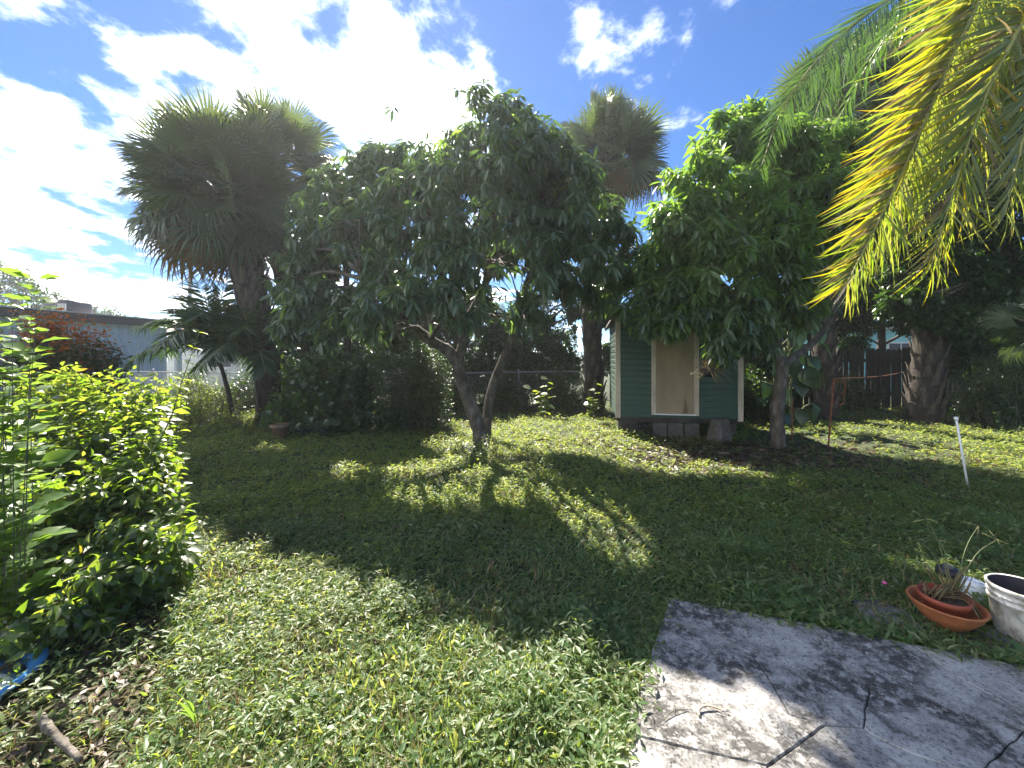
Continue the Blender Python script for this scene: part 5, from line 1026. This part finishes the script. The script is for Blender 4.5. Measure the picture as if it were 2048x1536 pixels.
Geo().lathe([(0.0, 0.0), (0.105, 0.0), (0.125, 0.06), (0.14, 0.115), (0.152, 0.117), (0.155, 0.155), (0.147, 0.158), (0.138, 0.15), (0.128, 0.11), (0.0, 0.105)], sides=44, wob=0.006).build('shell', M['terra_red'], pot, local=True)
Geo().lathe([(0.129, 0.112), (0.09, 0.122), (0.0, 0.126)], sides=30, wob=0.03).build('soil', M['soil_dry'], pot, local=True)
pc = np.array(pot.location)+np.array((0.0, 0, 0.085)); pl = thing('potted_grass', pc, 'dry wispy grass plant growing in the reddish pot', 'plant'); g = Geo(); gd = Geo()
for i in range(26):
    a = rng.random()*6.28; l_ = rng.uniform(0.09, 0.20); o_ = np.array((0.05, 0.01, 0))+np.r_[rng.normal(0, 0.025, 2), 0]; e = o_+np.array((math.cos(a)*0.4, math.sin(a)*0.4, 0.9))*l_; gd.tube([o_, (o_+e)/2+rng.normal(0, 0.008, 3), e], [0.0045, 0.004, 0.0015], 4)
for i in range(10):
    a = rng.random()*6.28; o_ = np.array((-0.06, -0.01, 0))+np.r_[rng.normal(0, 0.02, 2), 0]; e = o_+np.array((math.cos(a)*0.04, math.sin(a)*0.04, rng.uniform(0.05, 0.10))); gd.tube([o_, e], [0.006, 0.003], 4)
for tip_, l2 in (((-0.14, 0.02, 0.32), 0), ((-0.05, 0.05, 0.42), 0), ((0.02, 0.05, 0.30), 0), ((0.30, 0.10, 0.36), 0), ((-0.22, 0.0, 0.20), 0), ((0.36, 0.06, 0.30), 0)):
    o_ = np.array((0.04, 0.0, 0)); e = np.array(tip_); path = smoothpath([o_, o_*0.5+e*0.5+np.array((0, 0, 0.07)), e], 5); g.tube(path, np.linspace(0.003, 0.0012, len(path)), 4)
    for k_ in range(4): a = rng.random()*6.28; g.tube([e, e+np.array((math.cos(a)*0.06, math.sin(a)*0.06, rng.normal(0, 0.02)))], [0.0016, 0.0008], 3)
for k_ in range(5):
    a = -1.2+0.35*k_; e = np.array((math.cos(a)*0.17-0.05, math.sin(a)*0.17, -0.02-0.02*k_)); gd.tube(smoothpath([(-0.05, 0, 0.01), (e[0]*0.6, e[1]*0.6, 0.045), e], 4), 0.003, 4)
g.build('seed_stalks', M['stem'], pl, local=True); gd.build('dry_blades', M['straw'], pl, local=True)
cp = gp(1940, 1208); cup = thing('white_cup', cp, 'upside down white plastic cup between the solar light and the bucket', 'cup')
Geo().lathe([(0.0, 0.0), (0.062, 0.0), (0.066, 0.006), (0.055, 0.155), (0.05, 0.16), (0.046, 0.155), (0.044, 0.148), (0.0, 0.148)], sides=32).build('shell', M['cup'], cup, local=True); cup.scale = (0.92,)*3; cup.rotation_euler = (0.05, 0.1, 0)
bk = gp(2048, 1275); bucket = thing('white_bucket', bk, 'dirty white plastic bucket with dark inside at the right edge', 'bucket')
Geo().lathe([(0.0, 0.002), (0.118, 0.0), (0.126, 0.02), (0.135, 0.10), (0.146, 0.195), (0.153, 0.197), (0.154, 0.207), (0.147, 0.209), (0.149, 0.227), (0.156, 0.229), (0.157, 0.239), (0.150, 0.241), (0.152, 0.262), (0.160, 0.264), (0.162, 0.282), (0.155, 0.288), (0.148, 0.284)], sides=56).build('shell', M['bucket'], bucket, local=True)
Geo().lathe([(0.1465, 0.283), (0.128, 0.12), (0.112, 0.02), (0.0, 0.015)], sides=48).build('lining', M['inside'], bucket, local=True); bucket.scale = (0.86, 0.86, 0.95)
aa = np.linspace(0, math.pi, 15); Geo().tube(np.stack([0.158*np.cos(aa), -0.155*np.sin(aa)-0.0, 0.235-0.16*np.sin(aa)], 1), 0.0025, 5).build('handle', M['galv'], bucket, local=True)
sp_ = gp(1897, 1192); sl = thing('solar_light', sp_, 'black solar garden light with amber lens behind the pots', 'garden light')
Geo().tube([(0, 0, -0.08), (0, 0, 0.075)], 0.012, 8).build('spike', M['black_plastic'], sl, local=True)
Geo().lathe([(0.0, 0.06), (0.03, 0.06), (0.046, 0.072), (0.05, 0.08), (0.05, 0.088), (0.0, 0.088)], sides=24).build('base', M['black_plastic'], sl, local=True)
Geo().lathe([(0.046, 0.0885), (0.050, 0.105), (0.051, 0.128), (0.0, 0.128)], sides=24).build('lens', M['amber'], sl, local=True)
Geo().lathe([(0.0, 0.1285), (0.060, 0.1285), (0.070, 0.138), (0.070, 0.158), (0.060, 0.176), (0.0, 0.184)], sides=24).build('cap', M['black_plastic'], sl, local=True)
sl.scale = (0.85, 0.85, 1.0)
part('solar_panel', (-0.026, -0.026, 0.1815), (0.026, 0.026, 0.189), M['solar'], sl).rotation_euler = (0.0, 0, 0.6)
# stepping stone and old board in the grass
st = gp(1768, 1238); px = np.array([(-0.09, -0.10), (0.10, -0.13), (0.14, 0.02), (0.09, 0.13), (-0.07, 0.14), (-0.13, 0.03)]); v, side, top = prism(rough_edges(px, 0.03, 0.006), -0.02, 0.035); g = Geo().add(v, side); g.f.append(np.array([top])); g.m.append(np.zeros(1, np.int32)); o = g.build('stepping_stone', M['stone'], None, smooth=False); place_at(o, st); tag(o, 'small blotchy grey stepping stone left of the terracotta bowl', 'stone')
st = gp(1975, 1278); px = np.array([(-0.30, -0.09), (0.45, -0.22), (0.50, -0.02), (-0.22, 0.17)]); v, side, top = prism(rough_edges(px, 0.05, 0.008), -0.03, 0.018); g = Geo().add(v, side); g.f.append(np.array([top])); g.m.append(np.zeros(1, np.int32)); o = g.build('stone_slab', M['stone'], None, smooth=False); place_at(o, st); tag(o, 'low mossy stone slab under the bucket and bowl', 'stone')
# pink flower
fp_ = gp(1782, 1195); fl = thing('pink_flower', fp_, 'single pink flower on a thin stalk in the grass left of the pots', 'flower'); tip_ = np.array((-0.045, 0.0, 0.085)); Geo().tube(smoothpath([(0, 0, -0.01), (-0.02, 0, 0.05), tip_], 4), 0.0018, 4).build('stalk', M['twig'], fl, local=True)
a = np.arange(6)*1.047; dd = np.stack([np.cos(a), np.sin(a)*0.8-0.3, 0.6+0*a], 1)
for i in range(6):
    R = frames(dd[i:i+1], np.array([(0, 0, 1.0)]))[0]; MM = np.eye(4); MM[:3, :3] = R*0.020; MM[:3, 3] = tip_; o = bpy.data.objects.new('petal', shared_leaf('petal', ROUND_LO, M['pink'])); COL.objects.link(o); o.parent = fl; o.matrix_basis = Matrix(MM.tolist())
# curled dry twig on the patio
tw = gp(1420, 1428, PZ); g = Geo(); g.tube(smoothpath([(-0.05, -0.015, 0.006), (-0.042, 0.008, 0.010), (-0.01, 0.022, 0.014), (0.03, 0.02, 0.010), (0.05, 0.012, 0.006)], 5), [0.005]*8+[0.004]*13, 6, rough=0.12).tube(smoothpath([(0.01, 0.02, 0.012), (0.04, 0.0, 0.01), (0.06, -0.012, 0.004)], 4), 0.002, 4).tube(smoothpath([(0.035, 0.018, 0.01), (0.07, 0.02, 0.008), (0.09, 0.01, 0.004)], 4), 0.0018, 4)
o = g.build('dry_twig', M['cream_trim']); place_at(o, tw); tag(o, 'small curled pale twig lying on the concrete patio', 'twig')
for i, (u, v, r, lab) in enumerate([(1350, 1433, 0.4, 'thin dry twig on the patio left of the curled pale twig'), (1498, 1262, 1.2, 'tiny forked twig on the patio near its far corner')]):
    o = Geo().tube(smoothpath([(-0.06, 0, 0.004), (0, 0.012, 0.012), (0.07, 0, 0.004)], 4), 0.002, 4).tube([(0, 0.01, 0.011), (0.04, 0.04, 0.005)], 0.0014, 4).build('thin_twig', M['twig']); place_at(o, gp(u, v, PZ)); o.rotation_euler = (0, 0, r); tag(o, lab, 'twig')
# white plastic stake
b = gp(1936, 975); tp = np.array(((1912-1024)/F*b[1], b[1], H-(836-HV)/F*b[1])); sk_ = thing('white_stake', b, 'thin white leaning plastic stake with a small cap in the lawn', 'stake')
Geo().tube([b-(tp-b)*0.1, tp], 0.011, 10).build('pole', M['pvc'], sk_); dv_ = unit(tp-b); Geo().tube([tp-dv_*0.03, tp+dv_*0.012], 0.019, 10).build('cap', M['pvc'], sk_)
# rusty stake with hanging chain, rope to the fence
b = gp(1656, 896); tp = np.array(((1668-1024)/F*b[1], b[1], H-(757-HV)/F*b[1])); rs = thing('rusty_stake', b, 'thin rusty leaning stake standing right of the bright mango tree', 'stake'); Geo().tube([b-(tp-b)*0.08, (b+tp)/2, tp], 0.013, 8, rough=0.05).build('pole', M['rust'], rs); dv_ = unit(tp-b); Geo().tube([tp-dv_*0.03, tp+dv_*0.01], 0.022, 8).build('cap', M['rust'], rs)
ch = thing('rusty_chain', tp, 'rusty chain hanging in loops from the top of the rusty stake', 'chain'); Y = b[1]; lk = None
def chain(pts):
    global lk
    path = smoothpath(pts, 10); Lc = np.r_[0, np.cumsum(np.linalg.norm(np.diff(path, axis=0), axis=1))]; n = int(Lc[-1]/0.028)
    for i in range(n):
        s0 = Lc[-1]*(i+0.5)/n; p = np.array([np.interp(s0, Lc, path[:, k]) for k in range(3)]); q = np.array([np.interp(min(s0+0.01, Lc[-1]), Lc, path[:, k]) for k in range(3)])
        if lk is None:
            a = np.linspace(0, 2*math.pi, 11); lk = Geo().tube(np.stack([0.009*np.cos(a), 0.018*np.sin(a), 0*a], 1), 0.0042, 5, cap=False).mesh('link', M['rust'])
        d = unit(q-p+1e-6); place(lk, 'link', ch, p, d, np.array((0, 0.3, 1)) if i % 2 else np.array((1.0, 0.2, 0)), 1.0)
A = lambda u, v: np.array(((u-1024)/F*Y, Y-0.01, H-(v-HV)/F*Y))
chain([tp, A(1678, 764), A(1690, 759)]); chain([A(1690, 759), A(1689, 780), A(1686, 806)]); chain([A(1670, 780), A(1680, 787), A(1688, 781)]); chain([A(1668, 802), A(1678, 810), A(1686, 805)])
rp = thing('rope', tp, 'brownish line stretched from the rusty stake back to the board fence', 'rope'); e = at(1830, 737, 11.9); t_ = np.linspace(0, 1, 14)[:, None]; q = tp*(1-t_)+e*t_; q[:, 2] -= 0.08*np.sin(math.pi*t_[:, 0]); Geo().tube(q, 0.009, 5).build('strand', M['rust'], rp)
b = on_ground(1583, 7.2); o = Geo().tube([b-np.array((0, 0, 0.1)), b+np.array((0.02, 0, 0.75))], 0.012, 8).build('rusty_rod', M['rust'], None, origin=b); tag(o, 'short rusty rod upright just behind the right mango trunk', 'rod')
# terracotta pot under the sea grape
b = on_ground(560, 7.4); tpot = thing('terracotta_pot', b, 'old terracotta flower pot standing under the sea grape shrub', 'plant pot')
Geo().lathe([(0.0, 0.0), (0.10, 0.0), (0.135, 0.20), (0.158, 0.205), (0.164, 0.262), (0.152, 0.266), (0.140, 0.25), (0.0, 0.235)], sides=36).build('shell', M['old_terra'], tpot, local=True)
Geo().lathe([(0.140, 0.252), (0.08, 0.258), (0.0, 0.262)], sides=24, wob=0.04).build('soil', M['soil_dry'], tpot, local=True)
# ball
b = on_ground(931, 6.5); o = Geo().lathe([(0.0, 0.0)]+[(0.036*math.sin(a), 0.036-0.036*math.cos(a)) for a in np.linspace(0.2, 2.95, 10)]+[(0.0, 0.072)], sides=18).build('small_ball', M['pvc']); place_at(o, b+np.array((0, 0, 0.04))); tag(o, 'small white ball in the weeds before the central mango trunk', 'ball')
# hanging basket with dry fern
hp = at(1416, 742, 5.95); hb_ = thing('hanging_basket', hp, 'dark hanging pot with dry brown wispy plant below the mango branches by the shed door', 'hanging pot')
Geo().lathe([(0.0, -0.09), (0.06, -0.085), (0.095, -0.02), (0.105, 0.03), (0.098, 0.032), (0.0, 0.02)], sides=24).build('basket', M['black_plastic'], hb_, local=True)
g = Geo()
for a in (0.3, 2.4, 4.5): g.tube([(0.10*math.cos(a), 0.10*math.sin(a), 0.03), (0, 0, 0.55)], 0.0022, 4)
g.tube([(0, 0, 0.55), (0, 0, 0.9)], 0.002, 4); g.build('wire', M['galv'], hb_, local=True)
L = Leafage(); n = 110; a = rng.random(n)*6.283; el = rng.uniform(-0.2, 1.2, n); L.add(np.array(hp)+np.c_[rng.normal(0, 0.04, (n, 2)), np.full(n, 0.03)], np.stack([np.cos(a)*np.cos(el), np.sin(a)*np.cos(el), np.sin(el)], 1), np.array((0, 0, 1.0))+rng.normal(0, 0.3, (n, 3)), rng.uniform(0.15, 0.36, n)); L.build(hb_, [M['straw']], leaf_shape(0.05, (1.0, 0.7), 0.4, 0.75), leaf_shape(0.05, (0.8, 1.0, 0.8, 0.5), 0.4, 0.75), 'wisp', nparts=60, name='wisp', rest='wisps')
# blue tray with a white bag, and the log in the bed
b = gp(-112, 1400); bt = thing('blue_tub', b, 'shallow blue plastic tub under the foreground shrub at the left edge', 'tub')
Geo().lathe([(0.0, 0.004), (0.24, 0.0), (0.275, 0.085), (0.285, 0.10), (0.305, 0.102), (0.312, 0.092), (0.318, 0.096), (0.312, 0.112), (0.29, 0.116), (0.27, 0.104), (0.235, 0.014), (0.0, 0.012)], sides=56).build('shell', M['blue'], bt, local=True); bt.scale = (0.95, 0.95, 0.5)
g = Geo(); N_ = 14; vv = np.array([(0.19*math.cos(i/N_*6.283)*r*(1+0.15*math.sin(3*i+r*7)), 0.17*math.sin(i/N_*6.283)*r, 0.03+0.10*(1-r)**0.6*(1+0.4*math.sin(5*i+9*r))+0.02*rng.random()) for r in (1.0, 0.75, 0.5, 0.25) for i in range(N_)]+[(0, 0, 0.14)])
k = np.arange(N_); k2 = (k+1) % N_; g.add(vv, [tuple(x) for j in range(3) for x in np.stack([j*N_+k, j*N_+k2, (j+1)*N_+k2, (j+1)*N_+k], 1)]+[(3*N_+i, 3*N_+(i+1) % N_, 4*N_) for i in range(N_)]); o = g.build('plastic_bag', M['bag']); o.scale = (1, 1, 0.7); place_at(o, b+np.array((0.10, -0.06, 0.0))); tag(o, 'crumpled white plastic bag lying in the blue tub', 'bag')
p0, p1, p2 = gp(78, 1432, 0.035), gp(112, 1472, 0.03), gp(160, 1520, 0.03); o = Geo().tube(smoothpath([p0, p1, p2], 6), np.linspace(0.016, 0.010, 13), 9, rough=0.16).build('mossy_stick', M['bark'], None, origin=p1); tag(o, 'greenish mossy stick lying in the dark bed at bottom left', 'stick')

# ------------------------------------------------------------------ thin veil haze over the yard, added to stand in for lens glare
top_z = 10.5
hz = Geo().box((-161, -41, -1.1), (161, 241, top_z)); m = bpy.data.materials.new('veil haze'); m.use_nodes = True; n_ = m.node_tree.nodes; n_.clear()
v_ = n_.new('ShaderNodeVolumePrincipled'); v_.inputs['Color'].default_value = (0.92, 0.96, 1, 1); v_.inputs['Density'].default_value = 0.0014; v_.inputs['Anisotropy'].default_value = 0.55
o_ = n_.new('ShaderNodeOutputMaterial'); m.node_tree.links.new(v_.outputs[0], o_.inputs['Volume'])
hzo = hz.build('haze', m, None, smooth=False); hzo['kind'] = 'stuff'
S.cycles.volume_bounces = 1
